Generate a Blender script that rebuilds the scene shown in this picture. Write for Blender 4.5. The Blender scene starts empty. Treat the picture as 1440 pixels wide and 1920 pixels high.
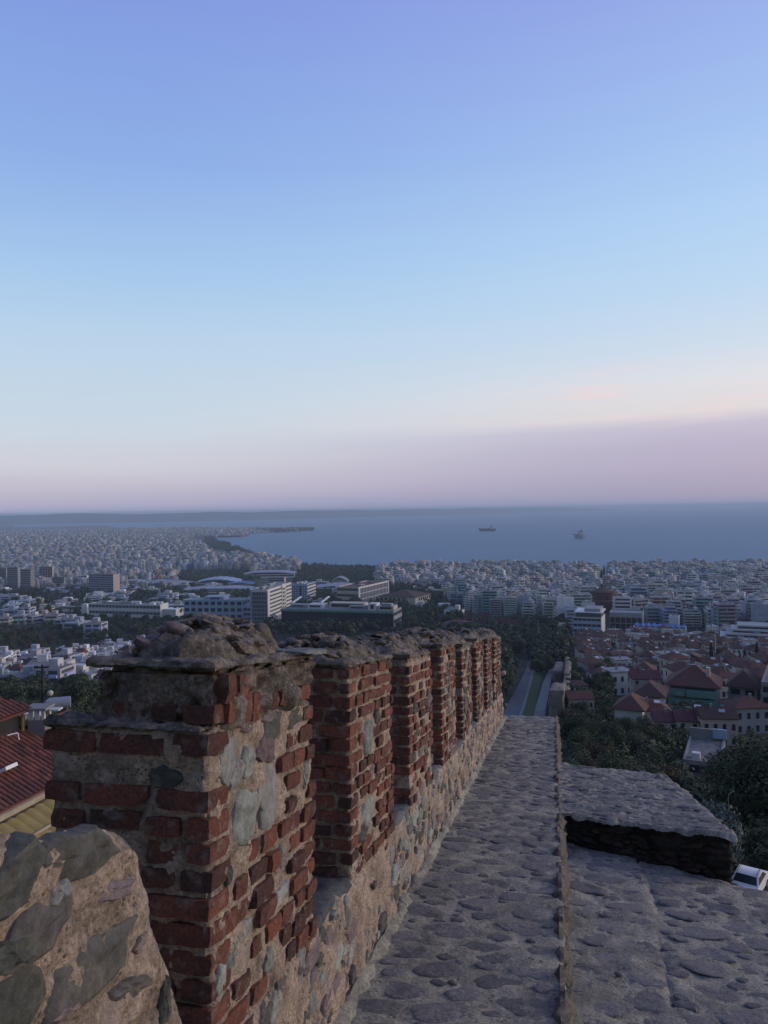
import bpy, bmesh, math, random
import numpy as np
from mathutils import Vector, Matrix, noise as mnoise
R = random.Random(7)
C = bpy.context.scene.collection
SC = bpy.context.scene
# ------------------------------------------------------------------ camera
F = 1442.0
H = 145.0                       # eye height above the sea
cam_d = bpy.data.cameras.new('camera'); cam = bpy.data.objects.new('camera', cam_d); C.objects.link(cam)
cam_d.sensor_fit = 'VERTICAL'; cam_d.sensor_height = 24.0; cam_d.lens = 24.0 * F / 1920.0
cam_d.clip_start = 0.05; cam_d.clip_end = 120000
PITCH = 4.8 / F; ROLL = 0.0145
CM = Matrix.Rotation(math.pi / 2 - PITCH, 4, 'X') @ Matrix.Rotation(-ROLL, 4, 'Z')
cam.matrix_world = Matrix.Translation((0, 0, H)) @ CM
SC.camera = cam
# ------------------------------------------------------------------ world
def srgb(r, g, b):
    f = lambda c: (c / 12.92 if c <= 0.04045 else ((c + 0.055) / 1.055) ** 2.4)
    return (f(r / 255), f(g / 255), f(b / 255), 1)
SUN_AZ_VEC = Vector((0.96, 0.20, 0.17)).normalized()      # direction towards the afterglow
w = bpy.data.worlds.new('World'); SC.world = w; w.use_nodes = True
nt = w.node_tree; nt.nodes.clear()
def N(t, tree=None, **kw):
    n = (tree or nt).nodes.new(t)
    for k, v in kw.items(): setattr(n, k, v)
    return n
def Lk(a, b, tree=None): (tree or nt).links.new(a, b)
out = N('ShaderNodeOutputWorld'); bg = N('ShaderNodeBackground'); bg2 = N('ShaderNodeBackground'); addw = N('ShaderNodeAddShader')
tc = N('ShaderNodeTexCoord'); sep = N('ShaderNodeSeparateXYZ'); Lk(tc.outputs['Generated'], sep.inputs[0])
def ramp(stops):
    r = N('ShaderNodeValToRGB'); e = r.color_ramp.elements
    while len(e) > 1: e.remove(e[-1])
    e[0].position = stops[0][0]; e[0].color = srgb(*stops[0][1])
    for p, c in stops[1:]:
        x = e.new(p); x.color = srgb(*c)
    return r
# streaky distortion of the elevation, so that the bands are not ruler-straight
mp = N('ShaderNodeMapping'); mp.inputs['Scale'].default_value = (2.2, 2.2, 26); Lk(tc.outputs['Generated'], mp.inputs[0])
nz = N('ShaderNodeTexNoise'); nz.inputs['Scale'].default_value = 1.6; nz.inputs['Detail'].default_value = 5; Lk(mp.outputs[0], nz.inputs[0])
ma = N('ShaderNodeMath', operation='MULTIPLY_ADD'); Lk(nz.outputs['Fac'], ma.inputs[0]); ma.inputs[1].default_value = 0.022; ma.inputs[2].default_value = -0.011
el = N('ShaderNodeMath', operation='ADD'); Lk(sep.outputs['Z'], el.inputs[0]); Lk(ma.outputs[0], el.inputs[1])
# the dusk bands sink towards the left: tilt the elevation slightly with the bearing
tl = N('ShaderNodeMath', operation='MULTIPLY_ADD'); Lk(sep.outputs['X'], tl.inputs[0]); tl.inputs[1].default_value = -0.02; Lk(el.outputs[0], tl.inputs[2])
LEFT = ramp([(0, (150, 162, 194)), (.016, (172, 174, 205)), (.038, (189, 188, 212)), (.068, (200, 203, 221)), (.105, (197, 210, 228)), (.16, (191, 210, 231)), (.22, (183, 208, 235)), (.292, (163, 198, 237)), (.407, (138, 172, 232)), (.55, (127, 152, 225)), (1, (96, 116, 190))])
RIGHT = ramp([(0, (146, 154, 190)), (.03, (154, 154, 196)), (.065, (169, 162, 201)), (.088, (184, 176, 207)), (.106, (219, 208, 216)), (.14, (218, 217, 227)), (.19, (198, 214, 235)), (.25, (184, 211, 240)), (.32, (174, 206, 243)), (.407, (161, 191, 241)), (.55, (148, 165, 233)), (1, (110, 126, 196))])
Lk(tl.outputs[0], LEFT.inputs[0]); Lk(tl.outputs[0], RIGHT.inputs[0])
az = N('ShaderNodeMapRange'); az.interpolation_type = 'SMOOTHSTEP'; Lk(sep.outputs['X'], az.inputs[0]); az.inputs[1].default_value = -0.40; az.inputs[2].default_value = 0.52
mx = N('ShaderNodeMix', data_type='RGBA'); Lk(az.outputs[0], mx.inputs[0]); Lk(LEFT.outputs[0], mx.inputs[6]); Lk(RIGHT.outputs[0], mx.inputs[7])
# thin pink clouds low on the right
mp2 = N('ShaderNodeMapping'); mp2.inputs['Scale'].default_value = (5, 5, 48); Lk(tc.outputs['Generated'], mp2.inputs[0])
nz2 = N('ShaderNodeTexNoise'); nz2.inputs['Scale'].default_value = 1.3; nz2.inputs['Detail'].default_value = 7; nz2.inputs['Roughness'].default_value = 0.62; Lk(mp2.outputs[0], nz2.inputs[0])
c1 = N('ShaderNodeMapRange'); Lk(nz2.outputs['Fac'], c1.inputs[0]); c1.inputs[1].default_value = 0.5; c1.inputs[2].default_value = 0.66
c2 = N('ShaderNodeMapRange'); c2.interpolation_type = 'SMOOTHSTEP'; Lk(sep.outputs['Z'], c2.inputs[0]); c2.inputs[1].default_value = 0.085; c2.inputs[2].default_value = 0.125
c3 = N('ShaderNodeMapRange'); c3.interpolation_type = 'SMOOTHSTEP'; Lk(sep.outputs['Z'], c3.inputs[0]); c3.inputs[1].default_value = 0.19; c3.inputs[2].default_value = 0.13
c4 = N('ShaderNodeMapRange'); c4.interpolation_type = 'SMOOTHSTEP'; Lk(sep.outputs['X'], c4.inputs[0]); c4.inputs[1].default_value = 0.05; c4.inputs[2].default_value = 0.4
m1 = N('ShaderNodeMath', operation='MULTIPLY'); Lk(c1.outputs[0], m1.inputs[0]); Lk(c2.outputs[0], m1.inputs[1])
m2 = N('ShaderNodeMath', operation='MULTIPLY'); Lk(m1.outputs[0], m2.inputs[0]); Lk(c3.outputs[0], m2.inputs[1])
m3 = N('ShaderNodeMath', operation='MULTIPLY'); Lk(m2.outputs[0], m3.inputs[0]); Lk(c4.outputs[0], m3.inputs[1])
m4 = N('ShaderNodeMath', operation='MULTIPLY'); Lk(m3.outputs[0], m4.inputs[0]); m4.inputs[1].default_value = 0.9
mx2 = N('ShaderNodeMix', data_type='RGBA'); Lk(m4.outputs[0], mx2.inputs[0]); Lk(mx.outputs[2], mx2.inputs[6]); mx2.inputs[7].default_value = srgb(236, 208, 214)
# dusk sky: dims smoothly away from the afterglow (which lies ahead to the right)
dt = N('ShaderNodeVectorMath', operation='DOT_PRODUCT'); Lk(tc.outputs['Generated'], dt.inputs[0]); dt.inputs[1].default_value = (0.74, 0.67, 0.0)
dm = N('ShaderNodeMapRange'); dm.interpolation_type = 'SMOOTHSTEP'; Lk(dt.outputs['Value'], dm.inputs[0]); dm.inputs[1].default_value = -0.8; dm.inputs[2].default_value = 0.12; dm.inputs[3].default_value = 0.42; dm.inputs[4].default_value = 0.93
Lk(mx2.outputs[2], bg.inputs[0]); Lk(dm.outputs[0], bg.inputs[1])
sky = N('ShaderNodeTexSky', sky_type='NISHITA', sun_disc=False)
sky.sun_elevation = math.radians(3); sky.sun_rotation = math.atan2(SUN_AZ_VEC.x, SUN_AZ_VEC.y)
Lk(sky.outputs[0], bg2.inputs[0]); bg2.inputs[1].default_value = 0.05
Lk(bg.outputs[0], addw.inputs[0]); Lk(bg2.outputs[0], addw.inputs[1]); Lk(addw.outputs[0], out.inputs[0])
# ------------------------------------------------------------------ sun (soft afterglow), exposure
sd = bpy.data.lights.new('sun', 'SUN'); sd.energy = 1.95; sd.angle = math.radians(30); sd.color = (1.0, 0.83, 0.70)
so = bpy.data.objects.new('sun', sd); C.objects.link(so); so.location = (40, 0, H + 40)
so.rotation_euler = (-SUN_AZ_VEC).to_track_quat('-Z', 'Y').to_euler()
vs = SC.view_settings; vs.view_transform = 'Standard'; vs.look = 'None'; vs.gamma = 1; vs.exposure = 0.0; vs.use_curve_mapping = False
SC.render.engine = 'CYCLES'; SC.cycles.max_bounces = 6; SC.cycles.volume_bounces = 0; SC.cycles.use_denoising = True
SC.cycles.diffuse_bounces = 3; SC.cycles.use_adaptive_sampling = False

# ================================================================== helpers
def tag(o, label=None, cat=None, group=None, kind=None):
    if label: o['label'] = label
    if cat: o['category'] = cat
    if group: o['group'] = group
    if kind: o['kind'] = kind
    return o
def empty(name, loc, rz=0, label=None, cat=None, group=None):
    o = bpy.data.objects.new(name, None); C.objects.link(o); o.location = loc; o.rotation_euler = (0, 0, rz)
    o.empty_display_size = 0.1
    return tag(o, label, cat, group)
def link(name, me, parent=None, loc=None, rot=None, scale=None):
    o = bpy.data.objects.new(name, me); C.objects.link(o)
    if parent is not None: o.parent = parent
    if loc is not None: o.location = loc
    if rot is not None: o.rotation_euler = rot
    if scale is not None: o.scale = scale
    return o
class MB:
    """collects quads / polygons with material slots and an optional albedo tint"""
    def __init__(s): s.v = []; s.f = []; s.m = []; s.c = []
    def add(s, vs, fs, mat=0, col=(1, 1, 1)):
        b = len(s.v); s.v += [tuple(p) for p in vs]; s.c += [col] * len(vs)
        s.f += [tuple(i + b for i in f) for f in fs]; s.m += [mat] * len(fs); return s
    def box(s, x0, x1, y0, y1, z0, z1, mat=0, col=(1, 1, 1), bottom=True):
        vs = [(x0, y0, z0), (x1, y0, z0), (x1, y1, z0), (x0, y1, z0), (x0, y0, z1), (x1, y0, z1), (x1, y1, z1), (x0, y1, z1)]
        fs = [(4, 5, 6, 7), (0, 1, 5, 4), (1, 2, 6, 5), (2, 3, 7, 6), (3, 0, 4, 7)]
        if bottom: fs.append((3, 2, 1, 0))
        return s.add(vs, fs, mat, col)
    def tube(s, p, q, r0, r1=None, n=8, mat=0, col=(1, 1, 1), cap=True):
        p = Vector(p); q = Vector(q); r1 = r0 if r1 is None else r1
        d = (q - p).normalized(); a = d.orthogonal().normalized(); b = d.cross(a)
        vs = []
        for c, r in ((p, r0), (q, r1)):
            for i in range(n):
                t = 2 * math.pi * i / n; vs.append(c + a * math.cos(t) * r + b * math.sin(t) * r)
        fs = [(i, (i + 1) % n, n + (i + 1) % n, n + i) for i in range(n)]
        if cap: fs += [tuple(range(n - 1, -1, -1)), tuple(range(n, 2 * n))]
        return s.add(vs, fs, mat, col)
    def lathe(s, prof, n=16, mat=0, col=(1, 1, 1), cx=0, cy=0):
        vs = []
        for r, z in prof:
            for i in range(n):
                t = 2 * math.pi * i / n; vs.append((cx + r * math.cos(t), cy + r * math.sin(t), z))
        fs = []
        for k in range(len(prof) - 1):
            for i in range(n):
                j = (i + 1) % n; fs.append((k * n + i, k * n + j, (k + 1) * n + j, (k + 1) * n + i))
        return s.add(vs, fs, mat, col)
    def mesh(s, name, mats, tint=False, smooth=None):
        me = bpy.data.meshes.new(name); me.from_pydata(s.v, [], s.f)
        for m in (mats if isinstance(mats, (list, tuple)) else [mats]): me.materials.append(m)
        if len(me.materials) > 1: me.polygons.foreach_set('material_index', s.m)
        if tint:
            a = me.attributes.new('tint', 'FLOAT_COLOR', 'POINT')
            arr = np.ones((len(s.v), 4), np.float32); arr[:, :3] = np.array(s.c, np.float32); a.data.foreach_set('color', arr.ravel())
        if smooth is not None:
            me.polygons.foreach_set('use_smooth', [True] * len(me.polygons)); me.set_sharp_from_angle(angle=math.radians(smooth))
        me.update(); return me
    def obj(s, name, mats, parent=None, loc=None, **kw):
        return link(name, s.mesh(name, mats, **kw), parent, loc)
# ------------------------------------------------------------------ pixel rays, ground, wall frame
CM3 = CM.to_3x3()
def ray(px, py): return CM3 @ Vector(((px - 720) / F, -(py - 960) / F, -1))
def P(px, py, D):
    r = ray(px, py); return Vector((0, 0, H)) + r * (D / r.y)
PROF_D = [-400, 0, 20, 32, 58, 100, 173, 240, 400, 520, 700, 850, 1050, 1200, 1500, 1750, 2000, 2600, 8000, 40000]
PROF_Z = [-14, -15.5, -16, -18, -28, -37, -48, -58, -80, -92, -102, -112, -121, -127, -137, -142.2, -143, -143.4, -143.2, -143]
COAST = [(30000, 900), (2500, 1450), (800, 1640), (300, 1740), (0, 1820), (-130, 1900), (-235, 2060), (-330, 2300), (-450, 2600), (-640, 3250), (-900, 4000), (-930, 4350), (-800, 4450), (-860, 4900), (-800, 5080), (-620, 5200), (-490, 5450), (-540, 5750), (-900, 5950), (-1300, 6200), (-2200, 7000), (-4200, 10500), (-9000, 16000), (-30000, 22000), (-40000, 0), (-40000, -3000), (40000, -3000)]
CA = np.array(COAST, float)
def land_sd(x, y):
    """signed distance to the coast (positive inland)"""
    x = np.asarray(x, float); y = np.asarray(y, float)
    ins = np.zeros(x.shape, bool); dmin = np.full(x.shape, 1e12)
    for i in range(len(CA)):
        x0, y0 = CA[i]; x1, y1 = CA[(i + 1) % len(CA)]
        c = ((y0 > y) != (y1 > y)) & (x < (x1 - x0) * (y - y0) / (y1 - y0 + 1e-12) + x0); ins ^= c
        dx, dy = x1 - x0, y1 - y0; t = np.clip(((x - x0) * dx + (y - y0) * dy) / (dx * dx + dy * dy), 0, 1)
        dmin = np.minimum(dmin, np.hypot(x - x0 - t * dx, y - y0 - t * dy))
    return np.where(ins, dmin, -dmin)
def gz(x, y):
    """terrain height, array or scalar"""
    x = np.asarray(x, float); y = np.asarray(y, float); r = np.hypot(x, y)
    d = np.where(y > 0.3 * r, y, 0.3 * r)
    z = H + np.interp(d, PROF_D, PROF_Z)
    z = z + np.where(d < 700, 1.2 * np.sin(x * .031 + 1) * np.sin(y * .023), 0) * np.clip((d - 40) / 100, 0, 1)
    s = land_sd(x, y)
    return np.where(s > 0, z, np.maximum(-6, np.minimum(z, 1.6 + s * .25)))
def g1(x, y):
    if y > 1250: return float(gz(x, y))
    r = math.hypot(x, y); d = y if y > .3 * r else .3 * r
    for i in range(1, len(PROF_D)):
        if d <= PROF_D[i]: break
    t = (d - PROF_D[i - 1]) / (PROF_D[i] - PROF_D[i - 1]); z = H + PROF_Z[i - 1] + t * (PROF_Z[i] - PROF_Z[i - 1])
    if d < 700: z += 1.2 * math.sin(x * .031 + 1) * math.sin(y * .023) * min(1, max(0, (d - 40) / 100))
    return z
def G(px, py):
    """where the ray of a pixel meets the terrain"""
    r = ray(px, py); k = r / r.y; lo = 20.0; D = 20.0
    while D < 30000:
        p = Vector((0, 0, H)) + k * D
        if p.z <= g1(p.x, p.y): break
        lo = D; D *= 1.03
    hi = D
    for _ in range(24):
        m = (lo + hi) / 2; p = Vector((0, 0, H)) + k * m
        if p.z <= g1(p.x, p.y): hi = m
        else: lo = m
    p = Vector((0, 0, H)) + k * hi; p.z = g1(p.x, p.y); return p
def pxof(p):
    q = CM3.inverted() @ (Vector(p) - Vector((0, 0, H))); return 720 + F * q.x / -q.z, 960 - F * q.y / -q.z
WA = math.atan2(315, 1442); K = 0.152; TILT = -math.atan(K)
WROT = Matrix.Rotation(-WA, 3, 'Z')
def L(u, s, h): return Vector((u, s, h - K * s))             # wall frame: lateral, along, height above the sloping datum
def W(u, s, h): return WROT @ L(u, s, h) + Vector((0, 0, H))
def onplane(px, py, u):
    """(s, h) where the pixel's ray meets the vertical plane at lateral u"""
    r = WROT.inverted() @ ray(px, py); t = u / r.x; return r.y * t, r.z * t + K * r.y * t
# ================================================================== materials
def mat(name):
    m = bpy.data.materials.new(name); m.use_nodes = True; t = m.node_tree; b = t.nodes['Principled BSDF']
    b.inputs['Roughness'].default_value = 0.85; b.inputs['Specular IOR Level'].default_value = 0.25
    return m, t, b
def plain(name, col, rough=0.8, metal=0, spec=0.25, var=0.12, scale=3.0):
    m, t, b = mat(name); b.inputs['Roughness'].default_value = rough; b.inputs['Metallic'].default_value = metal; b.inputs['Specular IOR Level'].default_value = spec
    g = N('ShaderNodeNewGeometry', t); n = N('ShaderNodeTexNoise', t); n.inputs['Scale'].default_value = scale; n.inputs['Detail'].default_value = 6; Lk(g.outputs['Position'], n.inputs[0], t)
    mr = N('ShaderNodeMapRange', t); Lk(n.outputs['Fac'], mr.inputs[0], t); mr.inputs[1].default_value = .25; mr.inputs[2].default_value = .75; mr.inputs[3].default_value = 1 - var; mr.inputs[4].default_value = 1 + var
    v = N('ShaderNodeVectorMath', t, operation='SCALE'); v.inputs[0].default_value = col[:3]; Lk(mr.outputs[0], v.inputs['Scale'], t); Lk(v.outputs[0], b.inputs['Base Color'], t)
    return m
def rocky(name, cols, rnd=True, scale=14, dirt=(.05, .05, .042), dirt_amt=.5, dirt_scale=5, bump=.5, bscale=60, speck=None, rough=.9, patch=None, fine=.38):
    """stone / brick / mortar: per-object colour from a ramp, mottling, lichen, specks and fine relief"""
    m, t, b = mat(name); b.inputs['Roughness'].default_value = rough
    g = N('ShaderNodeNewGeometry', t); pos = g.outputs['Position']
    oi = N('ShaderNodeObjectInfo', t)
    r = N('ShaderNodeValToRGB', t); e = r.color_ramp.elements
    while len(e) > 1: e.remove(e[-1])
    e[0].color = (*cols[0], 1); e[0].position = 0
    for i, c in enumerate(cols[1:]): x = e.new((i + 1) / (len(cols) - 1)); x.color = (*c, 1)
    n1 = N('ShaderNodeTexNoise', t); n1.inputs['Scale'].default_value = scale; n1.inputs['Detail'].default_value = 8; n1.inputs['Roughness'].default_value = .65; Lk(pos, n1.inputs[0], t)
    if rnd:
        a = N('ShaderNodeMath', t, operation='MULTIPLY_ADD'); Lk(n1.outputs['Fac'], a.inputs[0], t); a.inputs[1].default_value = .5
        q = N('ShaderNodeMath', t, operation='SUBTRACT'); Lk(oi.outputs['Random'], q.inputs[0], t); q.inputs[1].default_value = .25; Lk(q.outputs[0], a.inputs[2], t); Lk(a.outputs[0], r.inputs[0], t)
    else:
        a = N('ShaderNodeMapRange', t); Lk(n1.outputs['Fac'], a.inputs[0], t); a.inputs[1].default_value = .28; a.inputs[2].default_value = .72; Lk(a.outputs[0], r.inputs[0], t)
    col = r.outputs[0]
    n2 = N('ShaderNodeTexNoise', t); n2.inputs['Scale'].default_value = dirt_scale; n2.inputs['Detail'].default_value = 9; n2.inputs['Roughness'].default_value = .7; Lk(pos, n2.inputs[0], t)
    d = N('ShaderNodeMapRange', t); Lk(n2.outputs['Fac'], d.inputs[0], t); d.inputs[1].default_value = .46; d.inputs[2].default_value = .68; d.inputs[4].default_value = dirt_amt
    mx = N('ShaderNodeMix', t, data_type='RGBA'); Lk(d.outputs[0], mx.inputs[0], t); Lk(col, mx.inputs[6], t); mx.inputs[7].default_value = (*dirt, 1); col = mx.outputs[2]
    nf_ = N('ShaderNodeTexNoise', t); nf_.inputs['Scale'].default_value = bscale * 1.1; nf_.inputs['Detail'].default_value = 6; nf_.inputs['Roughness'].default_value = .75; Lk(pos, nf_.inputs[0], t)
    mf = N('ShaderNodeMapRange', t); Lk(nf_.outputs['Fac'], mf.inputs[0], t); mf.inputs[1].default_value = .34; mf.inputs[2].default_value = .66; mf.inputs[3].default_value = 1 - fine; mf.inputs[4].default_value = 1 + fine
    vf = N('ShaderNodeVectorMath', t, operation='SCALE'); Lk(col, vf.inputs[0], t); Lk(mf.outputs[0], vf.inputs['Scale'], t); col = vf.outputs[0]
    if speck:
        vo = N('ShaderNodeTexVoronoi', t); vo.inputs['Scale'].default_value = speck[1]; Lk(pos, vo.inputs[0], t)
        sp = N('ShaderNodeMapRange', t); Lk(vo.outputs['Distance'], sp.inputs[0], t); sp.inputs[1].default_value = .36; sp.inputs[2].default_value = .2
        n4 = N('ShaderNodeTexNoise', t); n4.inputs['Scale'].default_value = speck[1] * .23; Lk(pos, n4.inputs[0], t)
        s2 = N('ShaderNodeMapRange', t); Lk(n4.outputs['Fac'], s2.inputs[0], t); s2.inputs[1].default_value = .45; s2.inputs[2].default_value = .62; s2.inputs[4].default_value = .8
        mm = N('ShaderNodeMath', t, operation='MULTIPLY'); Lk(sp.outputs[0], mm.inputs[0], t); Lk(s2.outputs[0], mm.inputs[1], t)
        mx = N('ShaderNodeMix', t, data_type='RGBA'); Lk(mm.outputs[0], mx.inputs[0], t); Lk(col, mx.inputs[6], t); mx.inputs[7].default_value = (*speck[0], 1); col = mx.outputs[2]
    if patch:
        n5 = N('ShaderNodeTexNoise', t); n5.inputs['Scale'].default_value = patch[1]; n5.inputs['Detail'].default_value = 6; Lk(pos, n5.inputs[0], t)
        p5 = N('ShaderNodeMapRange', t); Lk(n5.outputs['Fac'], p5.inputs[0], t); p5.inputs[1].default_value = .55; p5.inputs[2].default_value = .7; p5.inputs[4].default_value = patch[2]
        mx = N('ShaderNodeMix', t, data_type='RGBA'); Lk(p5.outputs[0], mx.inputs[0], t); Lk(col, mx.inputs[6], t); mx.inputs[7].default_value = (*patch[0], 1); col = mx.outputs[2]
    Lk(col, b.inputs['Base Color'], t)
    nb = N('ShaderNodeTexNoise', t); nb.inputs['Scale'].default_value = bscale; nb.inputs['Detail'].default_value = 8; nb.inputs['Roughness'].default_value = .7; Lk(pos, nb.inputs[0], t)
    bp = N('ShaderNodeBump', t); bp.inputs['Strength'].default_value = bump; bp.inputs['Distance'].default_value = .02; Lk(nb.outputs['Fac'], bp.inputs['Height'], t); Lk(bp.outputs[0], b.inputs['Normal'], t)
    return m
M = {}
M['brick'] = rocky('brick', [(0.088, 0.044, 0.034), (0.147, 0.061, 0.043), (0.206, 0.076, 0.048), (0.266, 0.093, 0.054), (0.171, 0.073, 0.052)], dirt_amt=.85, dirt=(.05, .038, .032), dirt_scale=9, scale=30, bump=.9, bscale=95, patch=((.28, .23, .19), 26, .55), speck=((.035, .028, .025), 120))
M['mortar'] = rocky('mortar', [(0.264, 0.201, 0.147), (0.432, 0.334, 0.241), (0.540, 0.425, 0.315)], rnd=False, scale=16, dirt_amt=.75, dirt=(.10, .08, .06), dirt_scale=5.5, bump=1.0, bscale=70, speck=((.055, .045, .036), 75), patch=((.46, .37, .33), 9, .6), fine=.5)
M['stone_grey'] = rocky('stone_grey', [(0.120, 0.127, 0.111), (0.202, 0.215, 0.185), (0.284, 0.291, 0.246), (0.184, 0.189, 0.172)], dirt_amt=.5, dirt=(.09, .085, .06), dirt_scale=9, scale=12, bump=.45, bscale=38, patch=((.36, .37, .34), 14, .5))
M['stone_pale'] = rocky('stone_pale', [(0.168, 0.166, 0.147), (0.253, 0.242, 0.218), (0.230, 0.212, 0.182)], dirt_amt=.75, dirt=(.13, .135, .12), dirt_scale=11, scale=14, bump=.4, bscale=40)
M['stone_dark'] = rocky('stone_dark', [(0.045, 0.050, 0.042), (0.070, 0.072, 0.062), (0.094, 0.086, 0.080), (0.066, 0.074, 0.059)], dirt_amt=.5, dirt=(.13, .115, .075), dirt_scale=7, scale=10, bump=.5, bscale=34, patch=((.18, .17, .15), 16, .3))
M['stone_purple'] = rocky('stone_purple', [(.13, .095, .092), (.18, .13, .125), (.16, .13, .13), (.24, .18, .15)], dirt_amt=.5, dirt=(.1, .09, .07), dirt_scale=8, scale=12, bump=.5, bscale=40)
M['rubble'] = rocky('rubble', [(.075, .062, .05), (.14, .115, .09), (.23, .19, .15), (.18, .14, .115)], rnd=False, dirt_amt=.8, dirt=(.035, .034, .026), dirt_scale=7, scale=12, bump=1, bscale=45, speck=((.3, .28, .24), 60), patch=((.17, .16, .08), 11, .35), fine=.62)
M['slate'] = rocky('slate', [(0.071, 0.076, 0.076), (0.102, 0.106, 0.106), (0.133, 0.136, 0.134)], dirt_amt=.4, dirt=(.06, .058, .055), dirt_scale=6, scale=8, bump=.5, bscale=40)
M['pave_stone'] = rocky('pave_stone', [(0.112, 0.109, 0.102), (0.152, 0.143, 0.133), (0.191, 0.178, 0.165), (0.145, 0.131, 0.124)], dirt_amt=.6, dirt=(.19, .183, .16), dirt_scale=11, scale=14, bump=.7, bscale=48, patch=((.055, .055, .058), 6, .6), fine=.4)
M['pave_mortar'] = rocky('pave_mortar', [(0.235, 0.218, 0.169), (0.312, 0.292, 0.226), (0.390, 0.359, 0.281)], rnd=False, dirt_amt=.75, dirt=(.085, .083, .086), dirt_scale=3.2, scale=9, bump=.9, bscale=52, patch=((.1, .098, .092), 2.2, .6), speck=((.06, .058, .054), 42), fine=.42)
M['edge_mortar'] = rocky('edge_mortar', [(.11, .095, .07), (.165, .14, .105), (.23, .195, .15)], rnd=False, dirt_amt=.75, dirt=(.07, .063, .05), dirt_scale=8, scale=20, bump=1, bscale=50)
M['dark_rubble'] = rocky('dark_rubble', [(.022, .021, .018), (.045, .04, .034), (.06, .045, .036)], dirt_amt=.7, dirt=(.02, .022, .017), dirt_scale=8, scale=12, bump=.9, bscale=40)  # on the block's near face this tone holds shade as well as lichen
M['old_wall'] = rocky('old_wall', [(.14, .12, .09), (.24, .205, .155), (.19, .155, .12)], rnd=False, dirt_amt=.5, dirt=(.08, .07, .055), dirt_scale=.5, scale=1.5, bump=.8, bscale=4)
M['foliage'] = None
def foliage(name, c0, c1, c2):
    m, t, b = mat(name); b.inputs['Roughness'].default_value = .75; b.inputs['Specular IOR Level'].default_value = .2
    g = N('ShaderNodeNewGeometry', t); oi = N('ShaderNodeObjectInfo', t)
    n = N('ShaderNodeTexNoise', t); n.inputs['Scale'].default_value = .55; n.inputs['Detail'].default_value = 4; Lk(g.outputs['Position'], n.inputs[0], t)
    a = N('ShaderNodeMath', t, operation='MULTIPLY_ADD'); Lk(oi.outputs['Random'], a.inputs[0], t); a.inputs[1].default_value = .5
    ri = N('ShaderNodeMath', t, operation='MULTIPLY_ADD'); Lk(g.outputs['Random Per Island'], ri.inputs[0], t); ri.inputs[1].default_value = .55; Lk(n.outputs['Fac'], ri.inputs[2], t)
    q = N('ShaderNodeMath', t, operation='SUBTRACT'); Lk(ri.outputs[0], q.inputs[0], t); q.inputs[1].default_value = .52; Lk(q.outputs[0], a.inputs[2], t)
    r = N('ShaderNodeValToRGB', t); e = r.color_ramp.elements; e[0].color = (*c0, 1); e[1].color = (*c2, 1); x = e.new(.5); x.color = (*c1, 1); Lk(a.outputs[0], r.inputs[0], t)
    Lk(r.outputs[0], b.inputs['Base Color'], t); return m
M['foliage'] = foliage('foliage', (.022, .036, .018), (.048, .068, .031), (.098, .108, .05))
M['foliage_brown'] = foliage('foliage_brown', (.045, .04, .024), (.07, .055, .032), (.1, .065, .038))
M['foliage_cypress'] = foliage('foliage_cypress', (.014, .02, .014), (.02, .028, .018), (.028, .034, .022))
M['foliage_teal'] = foliage('foliage_teal', (.07, .10, .09), (.10, .135, .12), (.13, .16, .14))
M['bark'] = plain('bark', (.05, .04, .03), .9, var=.3)
# painted city surfaces: the albedo is carried by the mesh, varied per building
def tinted(name, rough=.85, spec=.2, rnd=.16, ns=.35):
    m, t, b = mat(name); b.inputs['Roughness'].default_value = rough; b.inputs['Specular IOR Level'].default_value = spec
    at = N('ShaderNodeAttribute', t, attribute_name='tint'); oi = N('ShaderNodeObjectInfo', t); g = N('ShaderNodeNewGeometry', t)
    n = N('ShaderNodeTexNoise', t); n.inputs['Scale'].default_value = ns; n.inputs['Detail'].default_value = 5; Lk(g.outputs['Position'], n.inputs[0], t)
    mr = N('ShaderNodeMapRange', t); Lk(n.outputs['Fac'], mr.inputs[0], t); mr.inputs[1].default_value = .3; mr.inputs[2].default_value = .7; mr.inputs[3].default_value = .8; mr.inputs[4].default_value = 1.12
    m2_ = N('ShaderNodeMapRange', t); Lk(oi.outputs['Random'], m2_.inputs[0], t); m2_.inputs[3].default_value = 1 - rnd; m2_.inputs[4].default_value = 1 + rnd
    mu = N('ShaderNodeMath', t, operation='MULTIPLY'); Lk(mr.outputs[0], mu.inputs[0], t); Lk(m2_.outputs[0], mu.inputs[1], t)
    v = N('ShaderNodeVectorMath', t, operation='SCALE'); Lk(at.outputs['Color'], v.inputs[0], t); Lk(mu.outputs[0], v.inputs['Scale'], t)
    Lk(v.outputs[0], b.inputs['Base Color'], t); return m
M['paint'] = tinted('city_paint')
M['tile_roof'] = None
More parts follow.
